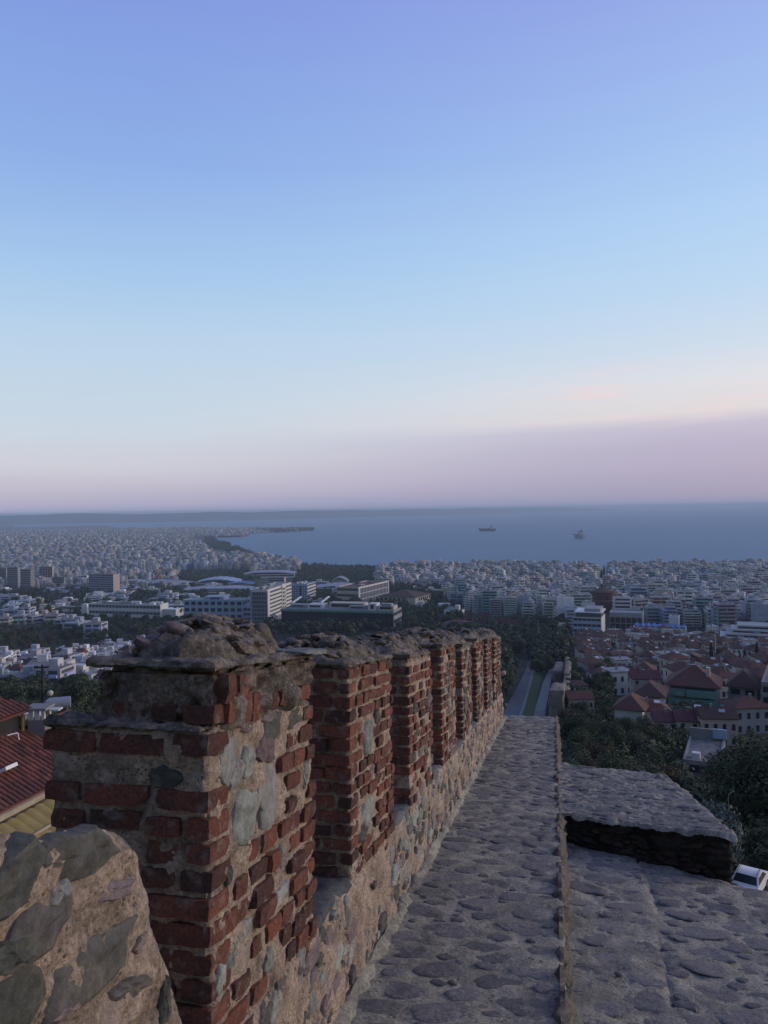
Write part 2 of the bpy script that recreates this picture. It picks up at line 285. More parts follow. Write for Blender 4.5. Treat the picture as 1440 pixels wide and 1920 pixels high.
def tile_mat():
    m, t, b = mat('roof_tiles'); oi = N('ShaderNodeObjectInfo', t); g = N('ShaderNodeNewGeometry', t)
    n = N('ShaderNodeTexNoise', t); n.inputs['Scale'].default_value = .9; n.inputs['Detail'].default_value = 8; n.inputs['Roughness'].default_value = .75; Lk(g.outputs['Position'], n.inputs[0], t)
    a = N('ShaderNodeMath', t, operation='MULTIPLY_ADD'); Lk(oi.outputs['Random'], a.inputs[0], t); a.inputs[1].default_value = .55
    q = N('ShaderNodeMath', t, operation='SUBTRACT'); Lk(n.outputs['Fac'], q.inputs[0], t); q.inputs[1].default_value = .25; Lk(q.outputs[0], a.inputs[2], t)
    r = N('ShaderNodeValToRGB', t); e = r.color_ramp.elements; e[0].color = (.055, .04, .036, 1); e[1].color = (.155, .066, .047, 1); x = e.new(.5); x.color = (.092, .05, .04, 1); Lk(a.outputs[0], r.inputs[0], t)
    Lk(r.outputs[0], b.inputs['Base Color'], t); return m
M['tile_roof'] = tile_mat()
M['tile'] = rocky('tile', [(0.101, 0.043, 0.035), (0.169, 0.062, 0.044), (0.223, 0.080, 0.054)], dirt_amt=.6, dirt=(.08, .055, .045), dirt_scale=1.5, scale=6, bump=.4, bscale=20)
M['white_wall'] = plain('white_wall', (.55, .54, .50), .85, var=.14, scale=.4)
M['cream_wall'] = plain('cream_wall', (.46, .42, .34), .85, var=.14, scale=.4)
M['grey_wall'] = plain('grey_wall', (.27, .28, .28), .85, var=.16, scale=.4)
M['blue_wall'] = plain('blue_wall', (.30, .38, .47), .8, var=.1, scale=.4)
M['deep_blue'] = plain('deep_blue', (.06, .13, .33), .6, var=.15, scale=.4)
M['green_wall'] = plain('green_wall', (.13, .25, .21), .8, var=.15, scale=.4)
M['pink_wall'] = plain('pink_wall', (.42, .34, .29), .85, var=.14, scale=.4)
M['lilac_wall'] = plain('lilac_wall', (.30, .31, .38), .85, var=.14, scale=.4)
M['yellow'] = plain('yellow', (.27, .205, .07), .7, var=.22, scale=2.5)
M['window'] = plain('window_glass', (.025, .03, .038), .25, spec=.5, var=.2, scale=.3)
M['dark'] = plain('dark_trim_shade', (.03, .03, .032), .8)  # shade of openings put into the colour; also used for dark mullions
M['curtain'] = plain('curtain_glass', (.06, .085, .10), .3, spec=.5, var=.3, scale=.25)
M['concrete'] = plain('concrete', (.22, .215, .2), .9, var=.25, scale=.5)
M['roof_grey'] = plain('roof_grey', (.24, .25, .26), .85, var=.3, scale=.4)
M['roof_pale'] = plain('roof_pale', (.27, .29, .33), .7, var=.12, scale=.2)
M['maroon'] = plain('maroon', (.11, .042, .045), .8, var=.2, scale=.4)
M['worn_roof'] = plain('worn_roof', (.15, .145, .14), .9, var=.45, scale=1.2)
M['metal'] = plain('metal', (.2, .21, .22), .45, metal=.6, var=.15)
M['black_metal'] = plain('black_metal', (.03, .03, .033), .6)
M['white_paint'] = plain('white_paint', (.7, .7, .68), .5, var=.06)
M['wood'] = plain('fascia_wood', (.36, .29, .2), .8, var=.25, scale=4)
M['road'] = plain('asphalt', (.085, .09, .105), .9, var=.22, scale=.4)
M['path'] = plain('path_concrete', (.15, .16, .165), .9, var=.22, scale=.6)
M['grass'] = plain('grass', (.045, .065, .022), .95, var=.4, scale=1.5)
# ================================================================== ground, sea, hills, haze
def make_ground():
    m, t, b = mat('ground'); b.inputs['Roughness'].default_value = .95
    g = N('ShaderNodeNewGeometry', t); sp = N('ShaderNodeSeparateXYZ', t); Lk(g.outputs['Position'], sp.inputs[0], t)
    n = N('ShaderNodeTexNoise', t); n.inputs['Scale'].default_value = .03; n.inputs['Detail'].default_value = 12; n.inputs['Roughness'].default_value = .7; Lk(g.outputs['Position'], n.inputs[0], t)
    r = N('ShaderNodeValToRGB', t); e = r.color_ramp.elements; e[0].color = (.018, .025, .014, 1); e[0].position = .35; e[1].color = (.085, .078, .06, 1); e[1].position = .8; x = e.new(.58); x.color = (.03, .036, .021, 1); Lk(n.outputs['Fac'], r.inputs[0], t)
    r2 = N('ShaderNodeValToRGB', t); e = r2.color_ramp.elements; e[0].color = (.05, .052, .055, 1); e[0].position = .3; e[1].color = (.15, .15, .15, 1); e[1].position = .7; Lk(n.outputs['Fac'], r2.inputs[0], t)
    k = N('ShaderNodeMapRange', t); Lk(sp.outputs['Y'], k.inputs[0], t); k.inputs[1].default_value = 1300; k.inputs[2].default_value = 1900
    mx = N('ShaderNodeMix', t, data_type='RGBA'); Lk(k.outputs[0], mx.inputs[0], t); Lk(r.outputs[0], mx.inputs[6], t); Lk(r2.outputs[0], mx.inputs[7], t)
    Lk(mx.outputs[2], b.inputs['Base Color'], t)
    bp = N('ShaderNodeBump', t); bp.inputs['Strength'].default_value = .7; bp.inputs['Distance'].default_value = 1.5; Lk(n.outputs['Fac'], bp.inputs['Height'], t); Lk(bp.outputs[0], b.inputs['Normal'], t)
    fa = np.radians(np.arange(-42, 42.01, .3)); ba = np.radians(np.arange(48, 318, 6.)); th = np.concatenate([fa, ba]); nth = len(th)
    rr = np.concatenate([[6, 12], np.geomspace(18, 9000, 190), [14000, 24000, 38000]])
    TH, RR = np.meshgrid(th, rr); X = RR * np.sin(TH); Y = RR * np.cos(TH); Z = gz(X, Y)
    v = np.stack([X, Y, Z], -1).reshape(-1, 3); nr = len(rr)
    i = np.arange(nr - 1)[:, None] * nth + np.arange(nth)[None]; j = np.arange(nr - 1)[:, None] * nth + (np.arange(nth)[None] + 1) % nth
    q = np.stack([i, j, j + nth, i + nth], -1).reshape(-1, 4)
    me = bpy.data.meshes.new('ground'); me.from_pydata(v.tolist(), [], q.tolist()); me.materials.append(m)
    me.polygons.foreach_set('use_smooth', [True] * len(me.polygons))
    tag(link('ground', me), kind='structure', label='dark hillside and coastal plain falling from the wall to the sea')
make_ground()
def make_sea():
    m, t, b = mat('sea_water'); b.inputs['Base Color'].default_value = (.022, .05, .085, 1); b.inputs['Roughness'].default_value = .5; b.inputs['Specular IOR Level'].default_value = .14
    g = N('ShaderNodeNewGeometry', t); mp = N('ShaderNodeMapping', t); mp.inputs['Scale'].default_value = (.012, .03, .03); Lk(g.outputs['Position'], mp.inputs[0], t)
    n = N('ShaderNodeTexNoise', t); n.inputs['Scale'].default_value = 1; n.inputs['Detail'].default_value = 12; n.inputs['Roughness'].default_value = .72; Lk(mp.outputs[0], n.inputs[0], t)
    bp = N('ShaderNodeBump', t); bp.inputs['Strength'].default_value = .5; bp.inputs['Distance'].default_value = 4; Lk(n.outputs['Fac'], bp.inputs['Height'], t); Lk(bp.outputs[0], b.inputs['Normal'], t)
    n2 = N('ShaderNodeTexNoise', t); n2.inputs['Scale'].default_value = .0011; n2.inputs['Detail'].default_value = 7; Lk(g.outputs['Position'], n2.inputs[0], t)
    r = N('ShaderNodeValToRGB', t); e = r.color_ramp.elements; e[0].color = (.062, .160, .235, 1); e[0].position = .3; e[1].color = (.088, .198, .292, 1); e[1].position = .7; Lk(n2.outputs['Fac'], r.inputs[0], t); Lk(r.outputs[0], b.inputs['Base Color'], t)
    mb = MB(); xs = np.linspace(-40000, 40000, 20); ys = [1200, 2500, 5000, 9000, 15000, 22000, 32000, 44500]
    vs = [(x, y, 0) for y in ys for x in xs]; nx = len(xs)
    mb.add(vs, [(j * nx + i, j * nx + i + 1, (j + 1) * nx + i + 1, (j + 1) * nx + i) for j in range(len(ys) - 1) for i in range(nx - 1)])
    tag(mb.obj('sea', m), kind='structure', label='calm blue-grey gulf reaching the horizon')
make_sea()
def make_hills():
    m = plain('far_hill', (.075, .08, .075), .95, var=.3, scale=.002)
    # ridge line: pixel x -> (distance, height)
    px = [-500, -200, 0, 120, 260, 400, 480, 560, 640, 760, 900, 1000, 1100, 1180]
    D = [11500, 11800, 12200, 12500, 12800, 13200, 13600, 14500, 15500, 17000, 19000, 21000, 23500, 26000]
    hh = [140, 150, 148, 164, 152, 168, 156, 168, 156, 152, 156, 146, 110, 4]
    n = 260; xs = np.linspace(-500, 1180, n); vs = []; fs = []; nk = 15
    for i, x in enumerate(xs):
        d = np.interp(x, px, D); h0 = np.interp(x, px, hh)
        for k in range(nk):
            q = k / (nk - 1); dd = d * (1 + .16 * (q - .45)); X = (x - 720) / F * dd
            z = h0 * max(0, math.sin(math.pi * min(1, q * 1.1))) ** .9 * (.90 + .13 * mnoise.fractal(Vector((X * .0011, dd * .0011, 3)), 1, 2, 5))
            vs.append((X, dd, z - 3))
    for i in range(n - 1):
        for k in range(nk - 1): fs.append((i * nk + k, (i + 1) * nk + k, (i + 1) * nk + k + 1, i * nk + k + 1))
    mb = MB(); mb.add(vs, fs); tag(mb.obj('hills', m, smooth=60), kind='structure', label='low blue hills along the far shore')
make_hills()
def make_haze():
    m = bpy.data.materials.new('haze'); m.use_nodes = True; t = m.node_tree; t.nodes.clear()
    o = N('ShaderNodeOutputMaterial', t); v = N('ShaderNodeVolumePrincipled', t); v.inputs['Color'].default_value = (.68, .85, 1, 1); v.inputs['Density'].default_value = 9.0e-5; v.inputs['Anisotropy'].default_value = 0.0
    Lk(v.outputs[0], o.inputs['Volume'], t)
    mb = MB(); mb.box(-42000, 42000, -8000, 46000, -7.5, H + 26); tag(mb.obj('haze', m), kind='stuff', label='pale blue evening haze over the bay')
make_haze()
# ================================================================== masonry pieces
def fbm(p, oct=4): return mnoise.fractal(p, 1.0, 2.0, oct)
def brick_mesh(seed):
    rr = random.Random(seed); nx, ny, nz = 4, 2, 2; idx = {}; vs = []; fs = []
    def vid(i, j, k):
        if (i, j, k) not in idx:
            p = Vector((i / nx - .5, j / ny - .5, k / nz - .5)); e = sum((i in (0, nx), j in (0, ny), k in (0, nz)))
            s = {3: .955, 2: .985}.get(e, 1.0) - (rr.random() * .04 if e == 3 else 0) - (.16 if e == 3 and rr.random() < .16 else 0)
            q = Vector((p.x * (1 - (1 - s) * .45), p.y * s, p.z * s))
            q += Vector((rr.uniform(-.015, .015), rr.uniform(-.03, .03), rr.uniform(-.045, .045)))
            idx[(i, j, k)] = len(vs); vs.append(q)
        return idx[(i, j, k)]
    for i in range(nx):
        for k in range(nz):
            fs.append((vid(i, 0, k), vid(i + 1, 0, k), vid(i + 1, 0, k + 1), vid(i, 0, k + 1)))
            fs.append((vid(i, ny, k + 1), vid(i + 1, ny, k + 1), vid(i + 1, ny, k), vid(i, ny, k)))
        for j in range(ny):
            fs.append((vid(i, j, nz), vid(i + 1, j, nz), vid(i + 1, j + 1, nz), vid(i, j + 1, nz)))
            fs.append((vid(i, j + 1, 0), vid(i + 1, j + 1, 0), vid(i + 1, j, 0), vid(i, j, 0)))
    for j in range(ny):
        for k in range(nz):
            fs.append((vid(0, j + 1, k), vid(0, j, k), vid(0, j, k + 1), vid(0, j + 1, k + 1)))
            fs.append((vid(nx, j, k), vid(nx, j + 1, k), vid(nx, j + 1, k + 1), vid(nx, j, k + 1)))
    mb = MB(); mb.add(vs, fs); return mb.mesh('brick', M['brick'], smooth=38)
BRICKS = [brick_mesh(i) for i in range(12)]
def stone_base(seed, flat=.75, sub=2):
    bm = bmesh.new(); bmesh.ops.create_icosphere(bm, subdivisions=sub, radius=.5)
    o = Vector((seed * 3.1, seed * 1.7, seed)); rr = random.Random(seed)
    sk = rr.uniform(-.22, .22)
    for v in bm.verts:
        p = v.co.copy(); n = p.normalized()
        q = Vector([math.copysign(abs(c) ** flat, c) for c in n]); q = q * (.5 / max(.55, q.length) * .9)
        q *= 1 + .30 * mnoise.noise(n * 1.5 + o) + .12 * mnoise.noise(n * 3.6 + o)
        q.x += sk * q.z; v.co = q
    me = bpy.data.meshes.new('stone'); bm.to_mesh(me); bm.free()
    me.polygons.foreach_set('use_smooth', [True] * len(me.polygons)); me.set_sharp_from_angle(angle=math.radians(42)); return me
_sb = [stone_base(i) for i in range(10)]
def with_mat(me, m): c = me.copy(); c.materials.clear(); c.materials.append(m); return c
STONES = {k: [with_mat(me, M[k]) for me in _sb] for k in ('stone_grey', 'stone_pale', 'stone_dark', 'stone_purple', 'dark_rubble', 'rubble', 'mortar')}
def pave_mesh(seed, m):
    """a worn fieldstone: irregular outline, low dome, unit half-size, top at z = 1"""
    rr = random.Random(seed); n = 15; o = Vector((seed * 2.3, 0, seed)); vs = []; fs = []
    out = [1 + .30 * mnoise.noise(Vector((math.cos(a) * 1.2, math.sin(a) * 1.2, 0)) + o) + rr.uniform(-.06, .06) + .12 * mnoise.noise(Vector((math.cos(a) * 3.5, math.sin(a) * 3.5, 4)) + o) for a in [2 * math.pi * i / n for i in range(n)]]
    for sc, z in ((1.03, -1.2), (.97, .25), (.80, .82), (.45, 1.0)):
        for i in range(n):
            a = 2 * math.pi * i / n; vs.append((out[i] * sc * math.cos(a), out[i] * sc * math.sin(a), z + (rr.uniform(-.3, .3) if z > .5 else 0)))
    vs.append((0, 0, 1.0 + rr.uniform(-.3, .3)))
    for k in range(3):
        for i in range(n): fs.append((k * n + i, k * n + (i + 1) % n, (k + 1) * n + (i + 1) % n, (k + 1) * n + i))
    for i in range(n): fs.append((3 * n + i, 3 * n + (i + 1) % n, 4 * n))
    mb = MB(); mb.add(vs, fs); return mb.mesh('stone', m, smooth=50)
PAVE = [pave_mesh(i, M['pave_stone']) for i in range(14)]
def wall_stone(seed, m):
    """a broken fieldstone bedded in mortar: uneven outline, worn flat face, unit half-size, face at z = 1"""
    rr = random.Random(seed); n = 15; vs = []; fs = []; o = Vector((seed * 1.3, seed * .7, 0)); k = rr.randint(4, 6); a0 = rr.uniform(0, 6)
    out = []
    for i in range(n):
        a = 2 * math.pi * i / n; c = (a - a0) % (2 * math.pi / k) - math.pi / k                  # a rounded polygon, worn by noise
        out.append(min(1.12, .86 / max(.6, math.cos(c))) * (1 + .26 * mnoise.noise(Vector((math.cos(a), math.sin(a), seed)) * 1.3) + .15 * mnoise.noise(Vector((math.cos(a), math.sin(a), seed)) * 4)))
    tx, ty = rr.uniform(-.4, .4), rr.uniform(-.4, .4)
    for sc, z in ((1.03, -4), (1.0, -.6), (.94, .4), (.78, .85), (.42, 1.0)):
        for i in range(n):
            a = 2 * math.pi * i / n; x, y = out[i] * sc * math.cos(a), out[i] * sc * math.sin(a); vs.append((x, y, z + ((tx * x + ty * y) + 1.5 * mnoise.noise(Vector((x * 2.6, y * 2.6, seed))) if z > 0 else 0)))
    vs.append((0, 0, 1.0 + rr.uniform(-.4, .4)))
    for q in range(4):
        for i in range(n): fs.append((q * n + i, q * n + (i + 1) % n, (q + 1) * n + (i + 1) % n, (q + 1) * n + i))
    for i in range(n): fs.append((4 * n + i, 4 * n + (i + 1) % n, 5 * n))
    mb = MB(); mb.add(vs, fs); return mb.mesh('stone', m, smooth=24)
WST = {k: [wall_stone(200 + i, M[k]) for i in range(12)] for k in ('stone_grey', 'stone_pale', 'stone_dark', 'stone_purple')}
FLAG = [pave_mesh(30 + i, M['slate']) for i in range(6)]
def rough_box(x0, x1, y0, y1, z0, z1, res, amp, freq=9, seed=0, slope=0, faces='fblrt', amp2=0, top=None):
    """displaced box in a local frame (x lateral, y along, z up, optionally sheared down along y)"""
    bm = bmesh.new(); o = Vector((seed * 5.3, seed * 2.1, seed * 7.7))
    cx, cy, cz = (x0 + x1) / 2, (y0 + y1) / 2, (z0 + z1) / 2
    def disp(p, fall=1):
        d = Vector((p.x - cx, p.y - cy, p.z - cz)); h = Vector(((x1 - x0) / 2, (y1 - y0) / 2, (z1 - z0) / 2))
        n = Vector([(1 if abs(d[i]) > h[i] - 1e-5 else 0) * math.copysign(1, d[i]) for i in range(3)])
        k = n.length
        if k > 1: n = n / k
        a = amp * (fbm(p * freq + o) * 1.1 + .0) + amp2 * mnoise.noise(p * freq * 3.3 + o)
        if k > 1.2: a -= amp * .7
        q = p + n * a
        if top is not None and n.z > .3: q.z = min(q.z, q.z) + top(p.x, p.y)
        return q
    cache = {}
    def vert(p):
        key = (round(p[0], 4), round(p[1], 4), round(p[2], 4))
        if key not in cache:
            q = disp(Vector(p)); cache[key] = bm.verts.new((q.x, q.y, q.z - slope * q.y))
        return cache[key]
    def lin(a, b): n = max(1, int(round((b - a) / res))); return [a + (b - a) * i / n for i in range(n + 1)]
    X, Y, Z = lin(x0, x1), lin(y0, y1), lin(z0, z1)
    def grid(A, B, f, flip):
        for i in range(len(A) - 1):
            for j in range(len(B) - 1):
                q = [f(A[i], B[j]), f(A[i + 1], B[j]), f(A[i + 1], B[j + 1]), f(A[i], B[j + 1])]
                vs = [vert(p) for p in q]
                if len(set(vs)) == 4: bm.faces.new(vs[::-1] if flip else vs)
    if 'f' in faces: grid(X, Z, lambda a, b: (a, y0, b), False)
    if 'b' in faces: grid(X, Z, lambda a, b: (a, y1, b), True)
    if 'l' in faces: grid(Y, Z, lambda a, b: (x0, a, b), True)
    if 'r' in faces: grid(Y, Z, lambda a, b: (x1, a, b), False)
    if 't' in faces: grid(X, Y, lambda a, b: (a, b, z1), False)
    me = bpy.data.meshes.new('rough'); bm.to_mesh(me); bm.free()
    me.polygons.foreach_set('use_smooth', [True] * len(me.polygons)); me.set_sharp_from_angle(angle=math.radians(55)); return me
# ================================================================== fortress: walkway, terrace, parapet, merlons
UF = -0.87; UB = -1.34; HW = -1.6; SILL = HW + 0.47; HT = -1.845
def wroot(name, u, s, h, **kw): return empty(name, W(u, s, h), -WA, **kw)
class Frame:
    """a thing in the wall frame: pieces are placed by (lateral, along, height)"""
    def __init__(f, root, u, s, h): f.root = root; f.o = L(u, s, h)
    def at(f, u, s, h): return L(u, s, h) - f.o
    def piece(f, name, me, u, s, h, scale, rot=(0, 0, 0)):
        o = link(name, me, f.root, f.at(u, s, h), None, scale)
        o.rotation_euler = (Matrix.Rotation(TILT, 3, 'X') @ Matrix.Rotation(rot[2], 3, 'Z') @ Matrix.Rotation(rot[1], 3, 'Y') @ Matrix.Rotation(rot[0], 3, 'X')).to_euler()
        return o
    def wstone(f, kd, u, s, h, hl, hh, rr, proud=.006, name='stone'):
        """a stone bedded nearly flush in a face that looks towards +u; hl, hh are its half-length and half-height"""
        o = link(name, rr.choice(WST[kd]), f.root, f.at(u, s, h), None, (hl, hh, proud * rr.uniform(.6, 1.4)))
        B = Matrix(((0, 0, 1), (1, 0, 0), (0, 1, 0)))
        o.rotation_euler = (Matrix.Rotation(TILT, 3, 'X') @ B @ Matrix.Rotation(rr.uniform(-.35, .35), 3, 'Z') @ Matrix.Rotation(rr.uniform(-.05, .05), 3, 'X')).to_euler(); return o
    def mesh(f, name, me, mt, u=0, s=0, h=0):
        me.materials.clear(); me.materials.append(mt); return link(name, me, f.root, Vector((u, s, h)))
def darts(u0, u1, s0, s1, r0, r1, tries, rr, gap=1.0, asp=1.0, ok=None):
    """ellipses packed at random, largest first"""
    out = []; cell = {}
    for i in range(tries):
        r = r0 + (r1 - r0) * (i / tries) ** .6; r *= rr.uniform(.85, 1.15); u = rr.uniform(u0 + r * .55, u1 - r * .55); s = rr.uniform(s0, s1)
        if ok and not ok(u, s, r): continue
        ci, cj = int(u * 3), int(s * 3); good = True
        for a in (-1, 0, 1):
            for b in (-1, 0, 1):
                for (v, q, e) in cell.get((ci + a, cj + b), ()):
                    if ((v - u) / asp) ** 2 + (q - s) ** 2 < (gap * (e + r)) ** 2: good = False; break
                if not good: break
            if not good: break
        if good: out.append((u, s, r)); cell.setdefault((ci, cj), []).append((u, s, r))
    return out
def join_stuff(name, items, meshes, fr, mt):
    """pieces past the limit, joined into one part: items = (u, s, h, scale, rotz)"""
    mb = MB()
    for i, (u, s, h, sc, rz) in enumerate(items):
        me = meshes[i % len(meshes)]; o = fr.at(u, s, h); rm = Matrix.Rotation(TILT, 3, 'X') @ Matrix.Rotation(rz, 3, 'Z')
        mb.add([rm @ Vector((v.co.x * sc[0], v.co.y * sc[1], v.co.z * sc[2])) + o for v in me.vertices], [tuple(p.vertices) for p in me.polygons])
    return tag(mb.obj(name, mt, fr.root, smooth=50), kind='stuff')
rw = random.Random(11)
# --- walkway
wk = wroot('walkway', UF, 2, HW); tag(wk, 'narrow sloping wall walk paved with grey fieldstones in mortar', kind='structure')
fw = Frame(wk, UF, 2, HW)
me = rough_box(UF - .05, 0.03, -3, 13.9, HW - .30, HW, .020, .009, 7, 1, K, 'fbrt', .005)
fw.mesh('mortar_bed', me, M['pave_mortar']).location = -fw.o
pts = darts(UF + .06, -.03, 1.9, 13.8, .105, .022, 22000, rw, .95, 1.4); pts.sort(key=lambda p: p[1])
far = []
for i, (u, s, r) in enumerate(pts):
    sc = (r * rw.uniform(1.0, 1.3), r * rw.uniform(.72, .92), rw.uniform(.003, .0075)); rz = rw.uniform(-.5, .5)
    if i < 295: fw.piece('stone', rw.choice(PAVE), u, s, HW + rw.uniform(-.003, .003), sc, (rw.uniform(-.04, .04), rw.uniform(-.04, .04), rz))
    else: far.append((u, s, HW, sc, rz))
if far: join_stuff('small_stones', far, PAVE, fw, M['pave_stone'])
# broken edge strip of tan mortar along the walkway's right side
ed = rough_box(-.015, .05, -1, 13.85, HW - .30, HW + .010, .025, .036, 8, 3, K, 'fbrlt', .016)
fw.mesh('edge_strip', ed, M['edge_mortar']).location = -fw.o
# --- lower terrace
tr = wroot('terrace', .5, 4, HT); tag(tr, 'lower stone terrace right of the walk, cracked and worn', kind='structure'); ft = Frame(tr, .5, 4, HT)
# far edge runs obliquely: s = 6.78 - .42 u
EDGE = lambda u: 6.8 - .40 * u
def tp(px, py):
    r = WROT.inverted() @ ray(px, py); t_ = HT / (r.z + K * r.y + .065 * r.x); return r.x * t_, r.y * t_
CRACK = sorted((tp(*q)[1], tp(*q)[0]) for q in ((1196, 1612), (1212, 1640), (1232, 1700), (1240, 1760), (1250, 1820), (1258, 1870)))
crack_u = lambda s: float(np.interp(s, [c[0] for c in CRACK], [c[1] for c in CRACK])) + .02 * mnoise.noise(Vector((s * 7, 0, 0)))
def terrace_mesh():
    bm = bmesh.new(); nu, ns = 150, 230; g = {}
    for i in range(nu + 1):
        u = .03 + 4.2 * (i / nu) ** 1.15; s1 = EDGE(u)
        for j in range(ns + 1):
            s = -1.5 + (s1 + 1.5) * (1 - (1 - j / ns) ** 1.2); p = Vector((u, s, 0))
            z = HT + .02 * fbm(p * 3.2) + .008 * fbm(p * 11) + .008 * fbm(p * 26) - .065 * u + (-.02 if j == ns else 0)
            # crack running down the middle
            uc = crack_u(s)
            if CRACK[0][0] - .1 < s < 6.6: z -= .03 * math.exp(-((u - uc) / .016) ** 2) * (.4 + .9 * abs(mnoise.noise(Vector((s * 3, 2, 0))))); z += .010 * (1 / (1 + math.exp((u - uc) * 60)) - .5) * math.exp(-((u - uc) / .4) ** 2)
            g[i, j] = bm.verts.new((u, s + .02 * mnoise.noise(Vector((u * 9, 0, 5))) * (j == ns), z - K * s))
    for i in range(nu):
        for j in range(ns): bm.faces.new((g[i, j], g[i + 1, j], g[i + 1, j + 1], g[i, j + 1]))
    lo = [bm.verts.new((g[i, ns].co.x, g[i, ns].co.y, g[i, ns].co.z - 1.5)) for i in range(nu + 1)]
    for i in range(nu): bm.faces.new((g[i, ns], g[i + 1, ns], lo[i + 1], lo[i]))
    me = bpy.data.meshes.new('terrace'); bm.to_mesh(me); bm.free(); me.polygons.foreach_set('use_smooth', [True] * len(me.polygons)); me.set_sharp_from_angle(angle=math.radians(50)); return me
ft.mesh('mortar_bed', terrace_mesh(), M['pave_mortar']).location = -ft.o
pts = darts(.08, 2.6, 1.6, 6.7, .125, .028, 18000, rw, .97, 1.35, lambda u, s, r: s + r < EDGE(u) - .02 and abs(u - crack_u(s)) > r * .95 + .004); pts.sort(key=lambda p: p[1] + 1.5 * p[0])
far = []
for i, (u, s, r) in enumerate(pts):
    sc = (r * rw.uniform(1.0, 1.35), r * rw.uniform(.68, .9), rw.uniform(.003, .008)); rz = rw.uniform(-.5, .3); hh = HT - .065 * u + .02 * fbm(Vector((u, s, 0)) * 3.2)
    if i < 297: ft.piece('stone', rw.choice(PAVE), u, s, hh, sc, (rw.uniform(-.05, .05), rw.uniform(-.05, .05), rz))
    else: far.append((u, s, hh, sc, rz))
if far: join_stuff('small_stones', far, PAVE, ft, M['pave_stone'])
def tp(px, py):
    r = WROT.inverted() @ ray(px, py); t_ = HT / (r.z + K * r.y + .065 * r.x); return r.x * t_, r.y * t_
u, s = tp(1160, 1833); can = ft.piece('pebble', STONES['stone_pale'][3], u, s, HT - .065 * u + .02, (.05, .03, .03))
u, s = tp(1102, 1672)
# --- raised block beyond the terrace: its near face is rough, dirty and coloured darker for shade
bk = wroot('stone_block', .6, 7.5, HW); tag(bk, 'raised stone block with a dark rubble face at the far end of the terrace', 'stone platform'); fb = Frame(bk, .6, 7.5, HW)
def block_mesh():
    bm = bmesh.new(); nu, ns = 90, 130; g = {}
    near = lambda u: 6.76 - .36 * u; farr = lambda u: 9.25 - .45 * u
    for i in range(nu + 1):
        for j in range(ns + 1):
            q = i / nu; jj = j / ns
            u1 = 1.36 - .2 * jj; u = .03 + (u1 - .03) * q; s = near(u) + (farr(u) - near(u)) * jj; p = Vector((u, s, 2))
            z = HW + .018 * fbm(p * 4) + .014 * fbm(p * 14) + .006 * fbm(p * 32) + .035 * q * q - (.03 if i == nu or j in (0, ns) else 0)
            g[i, j] = bm.verts.new((u + (.06 * fbm(p * 7) if i == nu else 0), s + (.05 * fbm(p * 9) if j in (0, ns) else 0), z - K * s))
    for i in range(nu):
        for j in range(ns): bm.faces.new((g[i, j], g[i + 1, j], g[i + 1, j + 1], g[i, j + 1]))
    me = bpy.data.meshes.new('b'); bm.to_mesh(me); bm.free(); me.polygons.foreach_set('use_smooth', [True] * len(me.polygons)); return me
fb.mesh('top_slab', block_mesh(), M['pave_mortar']).location = -fb.o
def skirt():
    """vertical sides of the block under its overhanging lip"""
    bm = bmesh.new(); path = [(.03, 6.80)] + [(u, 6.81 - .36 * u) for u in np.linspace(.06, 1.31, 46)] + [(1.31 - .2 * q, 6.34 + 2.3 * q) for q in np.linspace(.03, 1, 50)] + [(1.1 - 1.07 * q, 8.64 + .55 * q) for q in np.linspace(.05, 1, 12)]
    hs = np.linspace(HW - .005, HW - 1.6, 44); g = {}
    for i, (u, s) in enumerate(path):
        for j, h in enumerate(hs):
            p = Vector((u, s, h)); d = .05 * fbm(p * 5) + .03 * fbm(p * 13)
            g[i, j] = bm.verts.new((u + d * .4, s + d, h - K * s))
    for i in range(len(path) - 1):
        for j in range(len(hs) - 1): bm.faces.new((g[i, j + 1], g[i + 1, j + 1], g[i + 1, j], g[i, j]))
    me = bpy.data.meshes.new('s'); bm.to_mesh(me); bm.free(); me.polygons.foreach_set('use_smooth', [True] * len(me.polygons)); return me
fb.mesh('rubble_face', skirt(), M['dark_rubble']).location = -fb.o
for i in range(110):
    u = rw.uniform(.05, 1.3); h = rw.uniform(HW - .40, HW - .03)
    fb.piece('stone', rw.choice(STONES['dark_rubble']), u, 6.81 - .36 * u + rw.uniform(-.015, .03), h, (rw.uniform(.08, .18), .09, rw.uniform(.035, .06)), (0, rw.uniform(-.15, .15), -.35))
pts = darts(.06, 1.28, 6.35, 9.1, .10, .028, 6000, rw, .95, 1.5, lambda u, s, r: 6.8 - .36 * u + r < s < 9.2 - .45 * u - r and u + r < 1.33 - .2 * (s - 6.3) / 2.4)
for i, (u, s, r) in enumerate(pts[:280]):
    fb.piece('paving_stone', rw.choice(PAVE), u, s, HW + .035 * (u / 1.3) ** 2 + .018 * fbm(Vector((u, s, 2)) * 4), (r * rw.uniform(1.05, 1.4), r * rw.uniform(.6, .85), rw.uniform(.004, .009)), (0, 0, rw.uniform(-.4, .4)))
fb.piece('cap_stone', STONES['stone_pale'][2], 1.06, 8.5, HW + .03, (.09, .09, .09))
# --- the mass of the wall below (the ground lies some 16 m down)
fort = wroot('fortress_wall', UF, 2, HW - 1); tag(fort, 'tall rubble curtain wall carrying the walk and the merlons', 'fortress wall')
ff = Frame(fort, UF, 2, HW - 1)
for (nm, a) in (('wall_body', (UB + .02, .0, -3, 13.85, -24, HW - .3)), ('terrace_wall', (.0, 4.0, -1.5, 5.2, -26, HT - .12))):
    me = rough_box(*a, .5, .05, 2, 9, K, 'fblrt'); ff.mesh(nm, me, M['old_wall']).location = -ff.o
